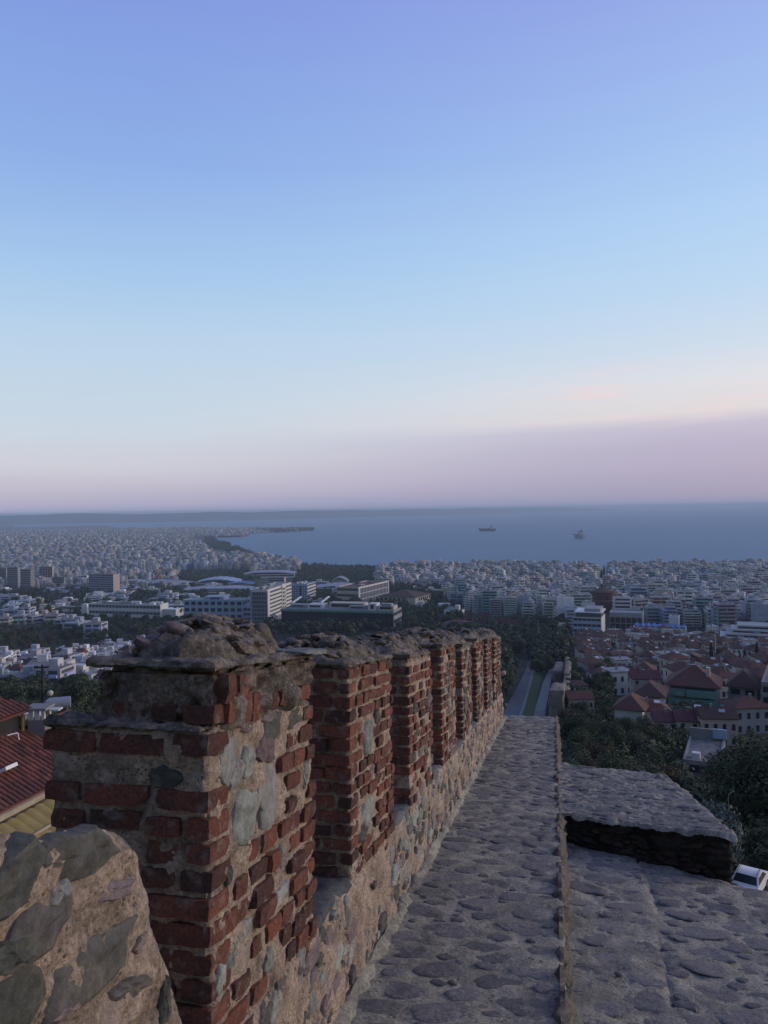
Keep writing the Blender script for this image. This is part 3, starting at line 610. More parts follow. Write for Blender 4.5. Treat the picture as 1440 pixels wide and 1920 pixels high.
# --- parapet between walk and sills
pp = wroot('parapet', UF, 2, HW); tag(pp, 'low rubble and mortar parapet under the row of merlons', 'parapet'); fp = Frame(pp, UF, 2, HW)
me = rough_box(UB, UF, 1.45, 13.3, HW - .3, SILL, .028, .022, 8, 5, K, 'fbrlt', .009)
fp.mesh('mortar_core', me, M['mortar']).location = -fp.o
for s, hh in ((3.0, .012),): pass
kinds = ['stone_grey'] * 5 + ['stone_purple'] * 6 + ['stone_dark'] * 4 + ['stone_pale']
pts = darts(HW + .03, SILL - .02, 1.8, 13.2, .075, .022, 9000, rw, .98, .75); pts.sort(key=lambda p: p[1])
far = []
for i, (h, s, r) in enumerate(pts):
    if 3.2 < s < 4.05 and h > HW + .18 and rw.random() < .8: continue          # smooth pink render under the second merlon
    if i < 295: fp.wstone(rw.choice(kinds), UF + rw.uniform(-.006, .005), s, h, r * rw.uniform(1.0, 1.25), r * rw.uniform(.6, .85), rw)
    else: far.append((UF - .004, s, h, (.03, r * 2.1, r * 1.4), 0))
if far: join_stuff('small_stones', far, STONES['stone_purple'], fp, M['stone_purple'])
MER = [(1.83, 2.69)] + [(3.23 + 1.4 * i, 4.10 + 1.4 * i) for i in range(7)]
MER[-1] = (11.63, 13.0)
for i in range(len(MER) - 1):                                           # slate slabs on the sills
    a = MER[i][1]; b = MER[i + 1][0]
    me = rough_box(UB - .01, UF - .004, a - .03, b + .03, SILL - .03, SILL + .022, .025, .016, 10, 300 + i, K, 'fblrt', .006); fp.mesh('sill_slab', me, M['slate']).location = -fp.o
# foot of the parapet: crumbled mortar lip on the walk
me = rough_box(UF - .03, UF + .05, 1.5, 13.3, HW - .1, HW + .035, .035, .03, 9, 8, K, 'frlt', .012); fp.mesh('mortar_fillet', me, M['pave_mortar']).location = -fp.o
# --- merlons
PITCHH = .064
ORD = ['first', 'second', 'third', 'fourth', 'fifth', 'sixth', 'seventh', 'last']
LAB = ['largest and nearest brick merlon with a rubble mound on its stepped top', 'second brick merlon, with a hole painted dark and a pale stone patch in its inner face',
       'third merlon, its brick front standing directly behind the second one', 'fourth merlon along the walk, with pale joints between its brick courses',
       'fifth merlon along the walk, mostly rubble on its inner face', 'sixth merlon along the walk, weathered brown stone and brick',
       'seventh merlon along the walk, just before the last one', 'farthest merlon, where the walk ends, with a pink knob standing for an elbow on its edge']
M1STONES = [  # px, py, along, high, kind   on the inner face of the first merlon
    (503, 1490, .15, .19, 'stone_pale'), (460, 1528, .14, .14, 'stone_grey'), (428, 1428, .10, .11, 'stone_grey'), (444, 1452, .09, .07, 'stone_pale'),
    (466, 1430, .08, .09, 'stone_grey'), (463, 1363, .10, .03, 'stone_purple'), (505, 1343, .10, .035, 'stone_purple'), (510, 1360, .13, .08, 'stone_dark'),
    (500, 1405, .12, .08, 'stone_purple'), (430, 1640, .04, .05, 'stone_dark'), (527, 1608, .05, .07, 'stone_pale'), (457, 1745, .08, .05, 'stone_grey'),
    (436, 1790, .08, .07, 'stone_grey'), (505, 1800, .08, .06, 'stone_grey'), (414, 1842, .06, .09, 'stone_grey'), (525, 1680, .12, .04, 'stone_grey'),
    (562, 1820, .08, .16, 'stone_grey'), (525, 1850, .10, .08, 'stone_dark'), (572, 1450, .04, .10, 'stone_grey'), (500, 1890, .14, .09, 'stone_dark')]
M2STONES = [(692, 1380, .16, .16, 'stone_grey'), (690, 1525, .24, .13, 'stone_grey'), (682, 1560, .14, .08, 'stone_dark'), (708, 1345, .10, .07, 'stone_dark')]  # last entry: a flush dark stone paints the shaded hole
def merlon(i, s0, s1):
    rr = random.Random(100 + i); top = -.50 - (.02 if i else 0) + K * 1.83 * 0
    hs, ht = SILL, HW + (1.475 if i == 0 else 1.455) + [0, 0, -.02, .012, -.018, .015, -.005, -.012][i]
    root = wroot('merlon', UF, s0, hs, label=LAB[i], cat='merlon', group='brick merlons along the wall walk'); f = Frame(root, UF, s0, hs)
    res = .011 if i < 2 else (.028 if i < 4 else .045)
    ins = .006
    core_t = ht - (.05 if i else .16)
    me = rough_box(UB + ins, UF - ins, s0 + ins, s1 - ins, hs - .05, core_t, res, .012, 14, 20 + i, K, 'fblrt', .008); f.mesh('mortar_core', me, M['mortar']).location = -f.o
    if i == 0:
        me = rough_box(UB + .10, UF - ins - .004, s0 + .055, s1 - ins, core_t - .02, ht - .012, res * .8, .045, 9, 41, K, 'fblrt', .016); f.mesh('upper_core', me, M['rubble']).location = -f.o
    custom = M1STONES if i == 0 else M2STONES if i == 1 else []
    blocks = []
    for (px, py, ln, hg, kd) in custom:
        s, h = onplane(px, py, UF); blocks.append((s, h, ln * .5, hg * .5))
        f.wstone(kd, UF - .001, s, h, ln * .62, hg * .60, rr, .006)
    def free(s, h, hl, hh):
        return all(abs(s - b[0]) > b[2] + hl * .7 or abs(h - b[1]) > b[3] * .9 + hh for b in blocks)
    ncs = int((core_t - hs) / (.070 if i == 0 else .0625)); brickprob = [.92, .88, .62, .55, .4, .45, .45, .4][i]
    PITCHH = .070 if i == 0 else .0625; bh = .052 if i == 0 else .046
    for c in range(-1 if i == 0 else 0, ncs + 1):
        h = hs + .034 + c * PITCHH
        if h + bh * .5 > core_t + .01: continue
        # front face: headers and stretchers, irregular
        u = UB + rr.uniform(-.02, .01); first = True
        while u < UF - .03:
            ln = rr.choice([.10, .105, .12, .15, .19]); ln = min(ln, UF + .004 - u) if UF - (u + ln) > .05 else UF + .004 - u
            skip = i == 0 and (c in (ncs - 2,) or (rr.random() < .2 and u < UF - .2))
            skip = skip or (i > 0 and rr.random() < .05)
            if not skip:
                pr = rr.uniform(-.008, .004) if i == 0 else rr.uniform(-.004, .009)
                f.piece('brick', rr.choice(BRICKS), u + ln / 2, s0 + .055 - pr - .002, h + rr.uniform(-.004, .004), (ln - .004, .125, bh * rr.uniform(.9, 1.12)), (0, rr.uniform(-.02, .02), rr.uniform(-.03, .03)))
            u += ln + rr.uniform(.010, .022)
        # inner face (towards the walk)
        s = s0 + (.14 if c % 2 else .08) + rr.uniform(0, .02); prev = False
        while s < s1 - .03:
            ln = rr.choice([.09, .11, .13, .16]); ln = min(ln, s1 + .004 - s) if s1 - (s + ln) > .05 else s1 + .004 - s
            edge = s < s0 + .22 or s > s1 - .16
            dep = abs((h - hs) / (core_t - hs) - .35)
            keep = rr.random() < (1.0 if (edge and i < 2) else brickprob * (.75 if (i == 0 and h > hs + .5) else 1))
            if free(s + ln / 2, h, ln / 2, bh / 2):
                if keep:
                    f.piece('brick', rr.choice(BRICKS), UF - .044 + rr.uniform(-.008, .006), s + ln / 2, h + rr.uniform(-.005, .005), (ln, .105, bh * rr.uniform(.85, 1.1)), (rr.uniform(-.03, .03), 0, math.pi / 2 + rr.uniform(-.04, .04)))
                elif rr.random() < .62:
                    kd = rr.choice(kinds); f.wstone(kd, UF + rr.uniform(-.006, .004), s + ln / 2, h + rr.uniform(-.01, .01), ln * rr.uniform(.42, .62), rr.uniform(.024, .046), rr)
            s += ln + rr.uniform(.010, .020)
    for k in range([4, 2, 2, 1, 2, 1, 1, 1][i]):
        u, h = rr.uniform(UB + .05, UF - .08), rr.uniform(hs + .1, core_t - .06); o = f.wstone(rr.choice(['stone_dark', 'stone_purple', 'stone_dark', 'stone_grey']), u, s0 - .0, h, rr.uniform(.035, .06), rr.uniform(.02, .032), rr, .005)
        o.rotation_euler = Matrix(((1, 0, 0), (0, 0, -1), (0, 1, 0))).to_euler()
    if i == 0:
        # soldier bricks and the stepped upper course
        for k, px in enumerate((432, 446, 462, 478, 430, 452)):
            s, h = onplane(px, 1325 if k < 4 else 1292, UF); f.piece('brick', BRICKS[k], UF - .045, s, h, (.055, .11, .085), (0, 0, math.pi / 2))
        h = core_t + .035
        for k, (u0, u1) in enumerate(((UB + .16, UB + .27), (UB + .28, UB + .36), (UB + .37, UF))):
            f.piece('brick', BRICKS[k + 4], (u0 + u1) / 2, s0 + .10, h + rr.uniform(-.005, .005), (u1 - u0 - .01, .11, .05), (0, rr.uniform(-.04, .04), 0))
        for k in range(7):
            f.piece('brick', BRICKS[k + 3], UF - .045, s0 + .16 + .105 * k, h, (.09, .1, .05), (0, 0, math.pi / 2 + rr.uniform(-.05, .05)))
        me = rough_box(UB - .005, UF - .015, s0 - .012, s0 + .13, core_t - .012, core_t + .012, .014, .014, 16, 43, K, 'fblrt', .008); f.mesh('ledge', me, M['rubble']).location = -f.o
        me = rough_box(UB + .085, UF + .005, s0 + .04, s1 + .015, ht - .014, ht + .014, .016, .014, 14, 44, K, 'fblrt', .006); f.mesh('slab_course', me, M['rubble']).location = -f.o
        me = rough_box(UF - .17, UF + .05, s1 - .20, s1 + .05, ht + .006, ht + .03, .02, .012, 9, 46, K, 'fblrt', .004); f.mesh('cap_slab', me, M['stone_grey']).location = -f.o
    else:
        me = rough_box(UB - .015, UF + .012, s0 - .015, s1 + .012, ht - .055, ht - .02, max(res, .02), .016, 12, 60 + i, K, 'fblrt', .007); f.mesh('slab_course', me, M['rubble']).location = -f.o
    # rubble mound on the top
    bm = bmesh.new(); n = 72 if i < 2 else 40; g = {}
    ua, ub, sa, sb = (UB + .11, UF - .03, s0 + .13, s1 - .02) if i == 0 else (UB - .0, UF - .005, s0 + .01, s1 - .01)
    cu, cs_ = (ua + ub) / 2, (sa + sb) / 2
    hgt = [.145, .12, .14, .14, .14, .135, .13, .13][i]; base = ht + (.004 if i == 0 else -.03)
    for a in range(n + 1):
        for b in range(n + 1):
            x, y = a / n * 2 - 1, b / n * 2 - 1
            uu = cu + x * (ub - ua) / 2; ss = cs_ + y * (sb - sa) / 2; p = Vector((uu, ss, i * 3)); edge = a in (0, n) or b in (0, n)
            e = max(0, 1 - (abs(x + .05) ** 2.8 + abs(y) ** 2.8)) ** .6
            st_ = mnoise.noise(Vector(((uu - ss) * 16, (uu + ss) * 5, i)))                       # slanting layers
            z = base - .012 + hgt * e * (.78 + .5 * fbm(p * 3.5)) + min(1, .25 + e * 3) * (.016 * fbm(p * 11) + .026 * st_ + .014 * fbm(p * 30))
            if edge: z = base - .04
            g[a, b] = bm.verts.new((uu + .012 * mnoise.noise(p * 21), ss + .012 * mnoise.noise(p * 19), z - K * ss))
    for a in range(n):
        for b in range(n): bm.faces.new((g[a, b], g[a + 1, b], g[a + 1, b + 1], g[a, b + 1]))
    me = bpy.data.meshes.new('mound'); bm.to_mesh(me); bm.free(); me.polygons.foreach_set('use_smooth', [True] * len(me.polygons)); me.set_sharp_from_angle(angle=math.radians(40))
    f.mesh('rubble_cap', me, M['rubble']).location = -f.o
    for k in range(90 if i < 2 else 60 if i < 4 else 30):
        x, y = rr.uniform(-.8, .8), rr.uniform(-.8, .8); kd = rr.choice(['rubble', 'rubble', 'rubble', 'rubble', 'stone_purple'])
        zz = base + hgt * max(0, 1 - (abs(x + .1) ** 2.2 + abs(y) ** 2.4)) ** .8 * .86
        f.piece('cap_stone', rr.choice(STONES[kd]), cu + x * (ub - ua) / 2, cs_ + y * (sb - sa) / 2, zz, (rr.uniform(.03, .15), rr.uniform(.03, .10), rr.uniform(.015, .045)), (rr.uniform(-.4, .4), rr.uniform(-.3, .5), rr.uniform(-1.6, 1.6)))
    return f
for i, (a, b) in enumerate(MER):
    f = merlon(i, a, b)
sk = with_mat(_sb[2], M['pink_wall']); s, h = onplane(940, 1267, UF + .05); f.piece('elbow_knob', sk, UF + .04, 12.95, h, (.10, .09, .09))  # knob stands in for a person's elbow at the merlon's edge
# --- the broken stub nearest the camera
U0 = -.80
st = wroot('broken_merlon', U0, 1.0, SILL); tag(st, 'broken stub of mortared wall with large greenish stones, lower left corner', 'wall stub'); fs0 = Frame(st, U0, 1.0, SILL)
def stub_mesh():
    bm = bmesh.new(); ns, nh = 120, 110; g = {}
    (sa, ha), (sb_, hb), (sc_, hc) = onplane(0, 1578, U0), onplane(258, 1556, U0), onplane(376, 1960, U0)
    for i in range(ns + 1):
        for j in range(nh + 1):
            q = j / nh; h = hc - .25 + (1) * 0
            # right end leans outwards towards the foot
            tt = i / ns; s_end = sb_ + (sc_ - sb_) * max(0, (hb - ((hc - .25) + (hb - hc + .25) * q)) / (hb - hc))
            s = .2 + (s_end - .2) * tt
            htop = ha + (hb - ha) * (s - sa) / (sb_ - sa)
            h = (hc - .25) + (htop - hc + .25) * q
            p = Vector((0, s, h)); d = .016 * fbm(p * 9) + .007 * fbm(p * 30)
            rnd = .028 * max(0, (tt - .95) / .05) ** 2 + .03 * max(0, (q - .95) / .05) ** 2
            g[i, j] = bm.verts.new((U0 + d - rnd, s + (.012 * fbm(p * 11 + Vector((3, 3, 3))) if i == ns else 0), h - K * s + (.015 * fbm(p * 13) if j == nh else 0)))
    for i in range(ns):
        for j in range(nh): bm.faces.new((g[i, j], g[i + 1, j], g[i + 1, j + 1], g[i, j + 1]))
    def rim(keys, du, drop=0, cap=None):
        prev = [g[k] for k in keys]
        for step in range(1, 13):
            cur = [bm.verts.new((v.co.x - du / 12, v.co.y + .008 * mnoise.noise(v.co * 20), (v.co.z if cap is None else min(v.co.z, cap - .62 * step / 12)) + .012 * fbm(v.co * 9) - drop / 12)) for v in prev]
            for a in range(len(prev) - 1): bm.faces.new((prev[a], prev[a + 1], cur[a + 1], cur[a]))
            prev = cur
    rim([(i, nh) for i in range(ns + 1)], .5, .62); rim([(ns, j) for j in range(nh, -1, -1)], .5, 0, g[ns, nh].co.z)
    bmesh.ops.recalc_face_normals(bm, faces=bm.faces)
    me = bpy.data.meshes.new('stub'); bm.to_mesh(me); bm.free(); me.polygons.foreach_set('use_smooth', [True] * len(me.polygons)); me.set_sharp_from_angle(angle=math.radians(55)); return me
fs0.mesh('mortar_core', stub_mesh(), M['mortar']).location = -fs0.o
for k, (px, py, ln, hg, kd) in enumerate([(150, 1603, .22, .07, 'stone_dark'), (28, 1650, .15, .09, 'stone_dark'), (72, 1745, .17, .075, 'stone_dark'), (168, 1812, .24, .09, 'stone_dark'), (215, 1668, .10, .03, 'stone_purple'),
        (245, 1850, .16, .035, 'stone_dark'), (25, 1885, .15, .10, 'stone_dark'), (306, 1880, .035, .09, 'stone_dark'), (20, 1790, .10, .04, 'stone_dark'), (110, 1672, .05, .03, 'stone_grey'), (262, 1768, .05, .025, 'stone_purple'), (120, 1895, .08, .03, 'stone_purple')]):
    s, h = onplane(px, py, U0); fs0.wstone(kd, U0 + .002, s, h, ln * .56, hg * .62, rw, .009)
# ================================================================== building parts
CUBES = {}
def cube(m):
    if m not in CUBES:
        mb = MB(); mb.box(0, 1, 0, 1, 0, 1); CUBES[m] = mb.mesh('box', M[m])
    return CUBES[m]
def part(name, parent, x0, x1, y0, y1, z0, z1, m):
    return link(name, cube(m), parent, (x0, y0, z0), None, (x1 - x0, y1 - y0, z1 - z0))
def lm(name, label, cat, xc, yb, yt, xl, xr, phi, group=None, z_sink=3.0):
    """building whose nearest vertical edge stands at pixel column xc: local +x runs along the right facade, +y along the left one"""
    c = G(xc, yb); a = math.radians(phi); dr = Vector((math.cos(a), math.sin(a))); dl = Vector((-math.sin(a), math.cos(a)))
    def ln(px, d):
        k = ray(px, yb); k = k.x / k.y; return max(1.0, (k * c.y - c.x) / (d.x - k * d.y))
    top = P(xc, yt, c.y).z
    root = empty(name, (c.x, c.y, c.z), a, label, cat, group); root['w'] = 0
    del root['w']
    return root, ln(xr, dr), ln(xl, dl), top - c.z
def side(sd, a0, a1, d0, d1):
    return (a0, a1, -d1, -d0) if sd == 'R' else (-d1, -d0, a0, a1)
def fbox(name, root, sd, a0, a1, d0, d1, z0, z1, m):
    x0, x1, y0, y1 = side(sd, a0, a1, d0, d1); return part(name, root, x0, x1, y0, y1, z0, z1, m)
def facade(root, sd, ln, z0, z1, floors, style, m, a0=0.0, glass='window', step=None):
    fh = (z1 - z0) / floors; ln -= a0
    if style == 'bands':
        for k in range(floors):
            z = z0 + k * fh
            fbox('window_band', root, sd, a0 + .3, a0 + ln - .3, 0.005, .06, z + fh * .5, z + fh * .96, glass)
            fbox('spandrel', root, sd, a0, a0 + ln, 0.006, .4, z - fh * .04, z + fh * .5, m)
        n = int(ln / (step or 3.2)); mb = MB()
        for i in range(n + 1):
            x0, x1, y0, y1 = side(sd, a0 + .3 + i * (ln - .6) / n - .15, a0 + .3 + i * (ln - .6) / n + .15, .01, .2); mb.box(x0, x1, y0, y1, z0, z1)
        tag(mb.obj('mullions', M[m], root), kind='stuff')
    elif style == 'fins':
        fbox('glazing', root, sd, a0 + .3, a0 + ln - .3, 0.005, .06, z0, z1 - .5, glass); n = int(ln / (step or 3.4))
        for i in range(n + 1): fbox('fin', root, sd, a0 + i * (ln - .5) / n, a0 + i * (ln - .5) / n + .5, .01, .9, z0, z1 - .45, m)
        for k in range(1, floors): fbox('floor_band', root, sd, a0 + .1, a0 + ln - .1, .008, .3, z0 + k * fh - .4, z0 + k * fh + .3, m)
        fbox('cornice', root, sd, a0 - .2, a0 + ln + .2, .002, 1.1, z1 - .45, z1 + .3, m)
    elif style == 'windows':
        n = max(1, int(ln / (step or 3.4)))
        for k in range(floors):
            for i in range(n):
                x = a0 + (i + .5) * ln / n; fbox('window', root, sd, x - .32 * ln / n, x + .32 * ln / n, .004, .07, z0 + k * fh + fh * .3, z0 + k * fh + fh * .82, glass)
            fbox('string_course', root, sd, a0, a0 + ln, .003, .16, z0 + k * fh - .12, z0 + k * fh + .14, m)
    elif style == 'curtain':
        fbox('glazing', root, sd, a0 + .3, a0 + ln - .3, 0.005, .08, z0, z1, glass); mb = MB(); n = max(1, int(ln / (step or 2.4)))
        for i in range(n + 1):
            x0, x1, y0, y1 = side(sd, a0 + .3 + i * (ln - .6) / n - .12, a0 + .3 + i * (ln - .6) / n + .12, .02, .25); mb.box(x0, x1, y0, y1, z0, z1)
        for k in range(floors):
            x0, x1, y0, y1 = side(sd, a0 + .3, a0 + ln - .3, .021, .2); mb.box(x0, x1, y0, y1, z0 + k * fh - .3, z0 + k * fh + .5)
        tag(mb.obj('mullions', M[m], root), kind='stuff')
def clutter(root, Lr, Ll, h, n, rr, m='white_wall'):
    for i in range(n):
        x, y = rr.uniform(.08, .8) * Lr, rr.uniform(.08, .8) * Ll; a, b, c = rr.uniform(.06, .16) * Lr + 1, rr.uniform(.06, .2) * Ll + 1, rr.uniform(1.2, 3)
        part('roof_shed', root, x, min(Lr - .5, x + a), y, min(Ll - .5, y + b), h, h + c, rr.choice([m, m, 'grey_wall']))
def body(root, Lr, Ll, h, m, roof='roof_grey', par=.5):
    part('wall', root, 0, Lr, 0, Ll, -6, h, m); part('roof', root, .3, Lr - .3, .3, Ll - .3, h, h + .12, roof)
    if par:
        for (a, b, c, d) in ((0, Lr, 0, .3), (0, Lr, Ll - .3, Ll), (0, .3, .3, Ll - .3), (Lr - .3, Lr, .3, Ll - .3)): part('roof_edge', root, a, b, c, d, h, h + par, m)
OCC = []                                  # (x, y, radius) kept clear of filler
def hip_mesh(Lx, Ly, rise, over=.6, m='tile_roof', gable=False, th=.18):
    x0, x1, y0, y1 = -over, Lx + over, -over, Ly + over; mb = MB()
    if Lx >= Ly:
        q = 0 if gable else (y1 - y0) / 2; ym = (y0 + y1) / 2; a, b = (x0 + q, ym, rise), (x1 - q, ym, rise)
        vs = [(x0, y0, 0), (x1, y0, 0), (x1, y1, 0), (x0, y1, 0), a, b]; fs = [(0, 1, 5, 4), (1, 2, 5), (2, 3, 4, 5), (3, 0, 4)]
    else:
        q = 0 if gable else (x1 - x0) / 2; xm = (x0 + x1) / 2; a, b = (xm, y0 + q, rise), (xm, y1 - q, rise)
        vs = [(x0, y0, 0), (x1, y0, 0), (x1, y1, 0), (x0, y1, 0), a, b]; fs = [(0, 1, 4), (1, 2, 5, 4), (2, 3, 5), (3, 0, 4, 5)]
    n = len(vs); mb.add(vs + [(x, y, z - th) for x, y, z in vs[:4]], fs + [(0, n, n + 1, 1), (1, n + 1, n + 2, 2), (2, n + 2, n + 3, 3), (3, n + 3, n, 0), (n + 3, n + 2, n + 1, n)])
    return mb.mesh('roof', M[m])
rl = random.Random(5)
def occ(root, Lr, Ll, pad=6):
    a = root.rotation_euler.z; n = max(1, int(max(Lr, Ll) / 14))
    for i in range(n + 1):
        for j in range(max(1, int(min(Lr, Ll) / 14)) + 1):
            x, y = (i / n * Lr, j * min(14, Ll)) if Lr >= Ll else (j * min(14, Lr), i / n * Ll)
            OCC.append((root.location.x + x * math.cos(a) - y * math.sin(a), root.location.y + x * math.sin(a) + y * math.cos(a), 7 + pad))
# ------------------------------------------------------------------ landmarks between the wall and the sea
r, a, b, h = lm('university_tower', 'tall white slab block with ribbon windows and a dark glazed end', 'tower block', 502, 1174, 1108, 470, 547, 80)
body(r, a, b, h, 'white_wall', par=1); part('end_pier', r, 0, 6, -.45, 0, -4, h, 'white_wall'); facade(r, 'R', a, 6, h - 1, 7, 'bands', 'white_wall', 6); part('podium_wall', r, 6.2, a, -1.2, -.42, -4, 5.6, 'grey_wall')
part('stair_tower', r, a * .56, a * .72, -1.0, -.41, 0, h + 1.8, 'white_wall')
for k in range(7):
    for q in range(2): part('stair_window', r, a * (.58 + .07 * q), a * (.58 + .07 * q) + a * .045, -1.08, -.99, 6.5 + k * (h - 7) / 7, 6.5 + k * (h - 7) / 7 + 2.2, 'window')
facade(r, 'L', b, 1, h - 1, 8, 'curtain', 'grey_wall', glass='curtain'); part('corner_pier', r, -.6, -.0, b - 1.6, b, -4, h + 1, 'lilac_wall'); clutter(r, a, b, h, 5, rl, 'roof_grey'); occ(r, a, b)
r, a, b, h = lm('glass_block', 'pale blue block with white balcony bands behind the tall white slab', 'office block', 576, 1134, 1097, 546, 592, 78)
body(r, a, b, h, 'blue_wall', par=1.2); facade(r, 'R', a, 0, h, 6, 'bands', 'white_wall'); facade(r, 'L', b, 0, h - 1, 8, 'windows', 'blue_wall', step=2.6); part('dark_slot', r, -.3, 0, b * .36, b * .44, 0, h - 1, 'window'); clutter(r, a, b, h, 6, rl); occ(r, a, b)
r, a, b, h = lm('brown_block', 'low brownish block with striped facade behind the white slab tower', 'office block', 533, 1104, 1083, 503, 536, 84)
body(r, a, b, h, 'pink_wall'); facade(r, 'L', b, 0, h, 5, 'bands', 'concrete'); occ(r, a, b)
r, a, b, h = lm('fin_block', 'long white block with vertical fins under a bright white roof line', 'office block', 672, 1136, 1103, 632, 727, 66)
body(r, a, b, h, 'cream_wall', roof='maroon', par=1.2); facade(r, 'R', a, 0, h, 3, 'fins', 'white_paint', step=4.2); facade(r, 'L', b, 0, h, 3, 'bands', 'cream_wall'); part('end_wall', r, a - .2, a + 1.2, -1.5, 3, -3, h + 1.6, 'white_paint'); part('near_pier', r, -.5, 1.6, -1.3, .0, -3, h + .6, 'white_paint'); part('stair_block', r, a + 1.2, a + 6, 2, 9, -3, h - 5, 'white_wall'); clutter(r, a, b, h, 3, rl, 'maroon'); occ(r, a, b)
r, a, b, h = lm('dark_glass_block', 'wide low block with dark glass front and pale plant rooms on its roof', 'office block', 738, 1182, 1148, 528, 753, 74)
body(r, a, b, h, 'grey_wall', roof='roof_grey', par=1.0); facade(r, 'L', b, -3, h - 1.0, 3, 'curtain', 'dark', glass='window', step=3.6); facade(r, 'R', a, -3, h - .5, 3, 'bands', 'grey_wall'); part('roof_fascia', r, -.9, .0, -.5, b + .5, h - 1.0, h + .6, 'green_wall')
for (y0, y1, x0, x1, hh, m_) in ((.02, .16, 8, 20, 3.6, 'cream_wall'), (.17, .24, 7, 18, 5.5, 'white_wall'), (.27, .42, 9, 16, 3.2, 'grey_wall'), (.30, .62, 15, 26, 4.6, 'cream_wall'), (.66, .8, 10, 22, 3.6, 'white_wall'), (.83, .97, 12, 20, 3.0, 'grey_wall')):
    part('plant_room', r, x0, x1, b * y0, b * y1, h + .1, h + hh, m_); part('plant_window', r, x0 - .1, x0, b * (y0 + .02), b * (y1 - .02), h + 1.2, h + hh - .8, 'window')
part('blue_shed', r, 5, 11, b * .03, b * .12, h + 3.7, h + 6, 'roof_pale'); occ(r, a, b)
for px in (545, 600):
    q = P(px, 1142, 655); e = part('white_awning', r, 0, 1, 0, 1, 0, 1, 'white_paint'); e.parent = r; v = r.matrix_basis.inverted() @ q; v = Matrix.Rotation(-r.rotation_euler.z, 3, 'Z') @ (q - r.location); e.location = (v.x + 6, v.y, h + 2); e.scale = (22, 1.6, .8); e.rotation_euler = (0, -.12, .05)
r, a, b, h = lm('classical_building', 'cream two-storey building with rows of windows under a wide red tiled roof', 'public building', 777, 1144, 1121, 712, 807, 62)
body(r, a, b, h, 'cream_wall', par=0); facade(r, 'R', a, 1, h, 2, 'windows', 'cream_wall', step=5); facade(r, 'L', b, 1, h, 2, 'windows', 'cream_wall', step=5); link('roof', hip_mesh(a, b, 6.5, 1.5), r, (0, 0, h + .2)); part('corner_block', r, -2.5, 6, -2.5, 8, -3, h - .4, 'cream_wall'); occ(r, a, b)
r, a, b, h = lm('clinic', 'pale blue three-storey clinic with square dark windows and a raised middle', 'clinic', 455, 1166, 1126, 345, 468, 82)
body(r, a, b, h, 'blue_wall', par=.6); facade(r, 'L', b, 1.5, h, 3, 'windows', 'blue_wall', step=6); facade(r, 'R', a, 1.5, h, 3, 'windows', 'blue_wall', step=5); part('raised_storey', r, 2, a * .8, b * .33, b * .66, h, h + 3.4, 'blue_wall'); part('raised_window', r, 1.85, 2, b * .4, b * .56, h + 1, h + 2.3, 'window'); occ(r, a, b)
r, a, b, h = lm('clinic_annex', 'low grey-blue annex right of the pale blue clinic', 'clinic', 472, 1168, 1140, 457, 478, 82); body(r, a, b, h, 'lilac_wall'); facade(r, 'L', b, 0, h, 3, 'bands', 'lilac_wall'); occ(r, a, b)
r, a, b, h = lm('school', 'long white two-storey school with continuous glazing and a bright end wall', 'school', 301, 1160, 1136, 166, 315, 74)
body(r, a, b, h, 'white_wall', roof='roof_grey', par=.8); facade(r, 'L', b, .5, h, 2, 'bands', 'white_wall', glass='curtain', step=4); part('end_wall', r, -.9, a, -.6, .0, -3, h + 1.8, 'white_wall'); clutter(r, a, b, h, 11, rl, 'white_paint'); part('side_wing', r, a * .3, a + 5, -15, -.7, -3, h * .66, 'white_wall'); part('side_wing_roof', r, a * .3 - .5, a + 5.5, -15.6, -.7, h * .66, h * .66 + .7, 'white_paint'); occ(r, a, b)
r, a, b, h = lm('school_wing', 'low greenish-white wing continuing left of the long white school', 'school', 165, 1156, 1138, 110, 170, 78); body(r, a, b, h, 'white_wall'); facade(r, 'L', b, 0, h, 2, 'bands', 'white_wall', glass='curtain'); part('stair_block', r, -.8, 6, .5, 7, -3, h + 3, 'white_paint'); occ(r, a, b)
for (nm, lb, xc, yb, yt, xl, xr, ph, ms, st) in (
    ('office_tower', 'grey banded office tower with a plain pinkish end wall, standing alone among trees', 213, 1116, 1078, 167, 225, 66, ('lilac_wall', 'pink_wall'), 'bands'),
    ('office_tower', 'left half of the twin grey towers at the left edge of the campus', 34, 1108, 1065, 14, 38, 70, ('grey_wall', 'grey_wall'), 'bands'),
    ('office_tower', 'right half of the twin grey towers, with a paler narrow end', 58, 1110, 1069, 39, 65, 66, ('grey_wall', 'concrete'), 'bands'),
    ('striped_block', 'cream block with dark vertical stripes right behind the twin grey towers', 99, 1092, 1063, 74, 101, 80, ('pink_wall', 'pink_wall'), 'fins'),
    ('striped_block', 'dark striped block cut by the left picture edge', 12, 1092, 1066, -14, 14, 80, ('concrete', 'concrete'), 'fins'),
    ('annex_block', 'low grey block between the striped block and the trees', 121, 1106, 1083, 98, 123, 76, ('grey_wall', 'grey_wall'), 'bands'),
    ('annex_block', 'pale little block with a bright round-cornered end beside the single tower', 163, 1096, 1080, 146, 166, 74, ('cream_wall', 'white_paint'), 'bands')):
    r, a, b, h = lm(nm, lb, 'tower block', xc, yb, yt, xl, xr, ph); body(r, a, b, h, ms[1], par=1); facade(r, 'L', b, 0, h, max(2, int(h / 3.4)), st, ms[0], step=3.4); clutter(r, a, b, h, 2, rl, 'roof_grey'); occ(r, a, b)
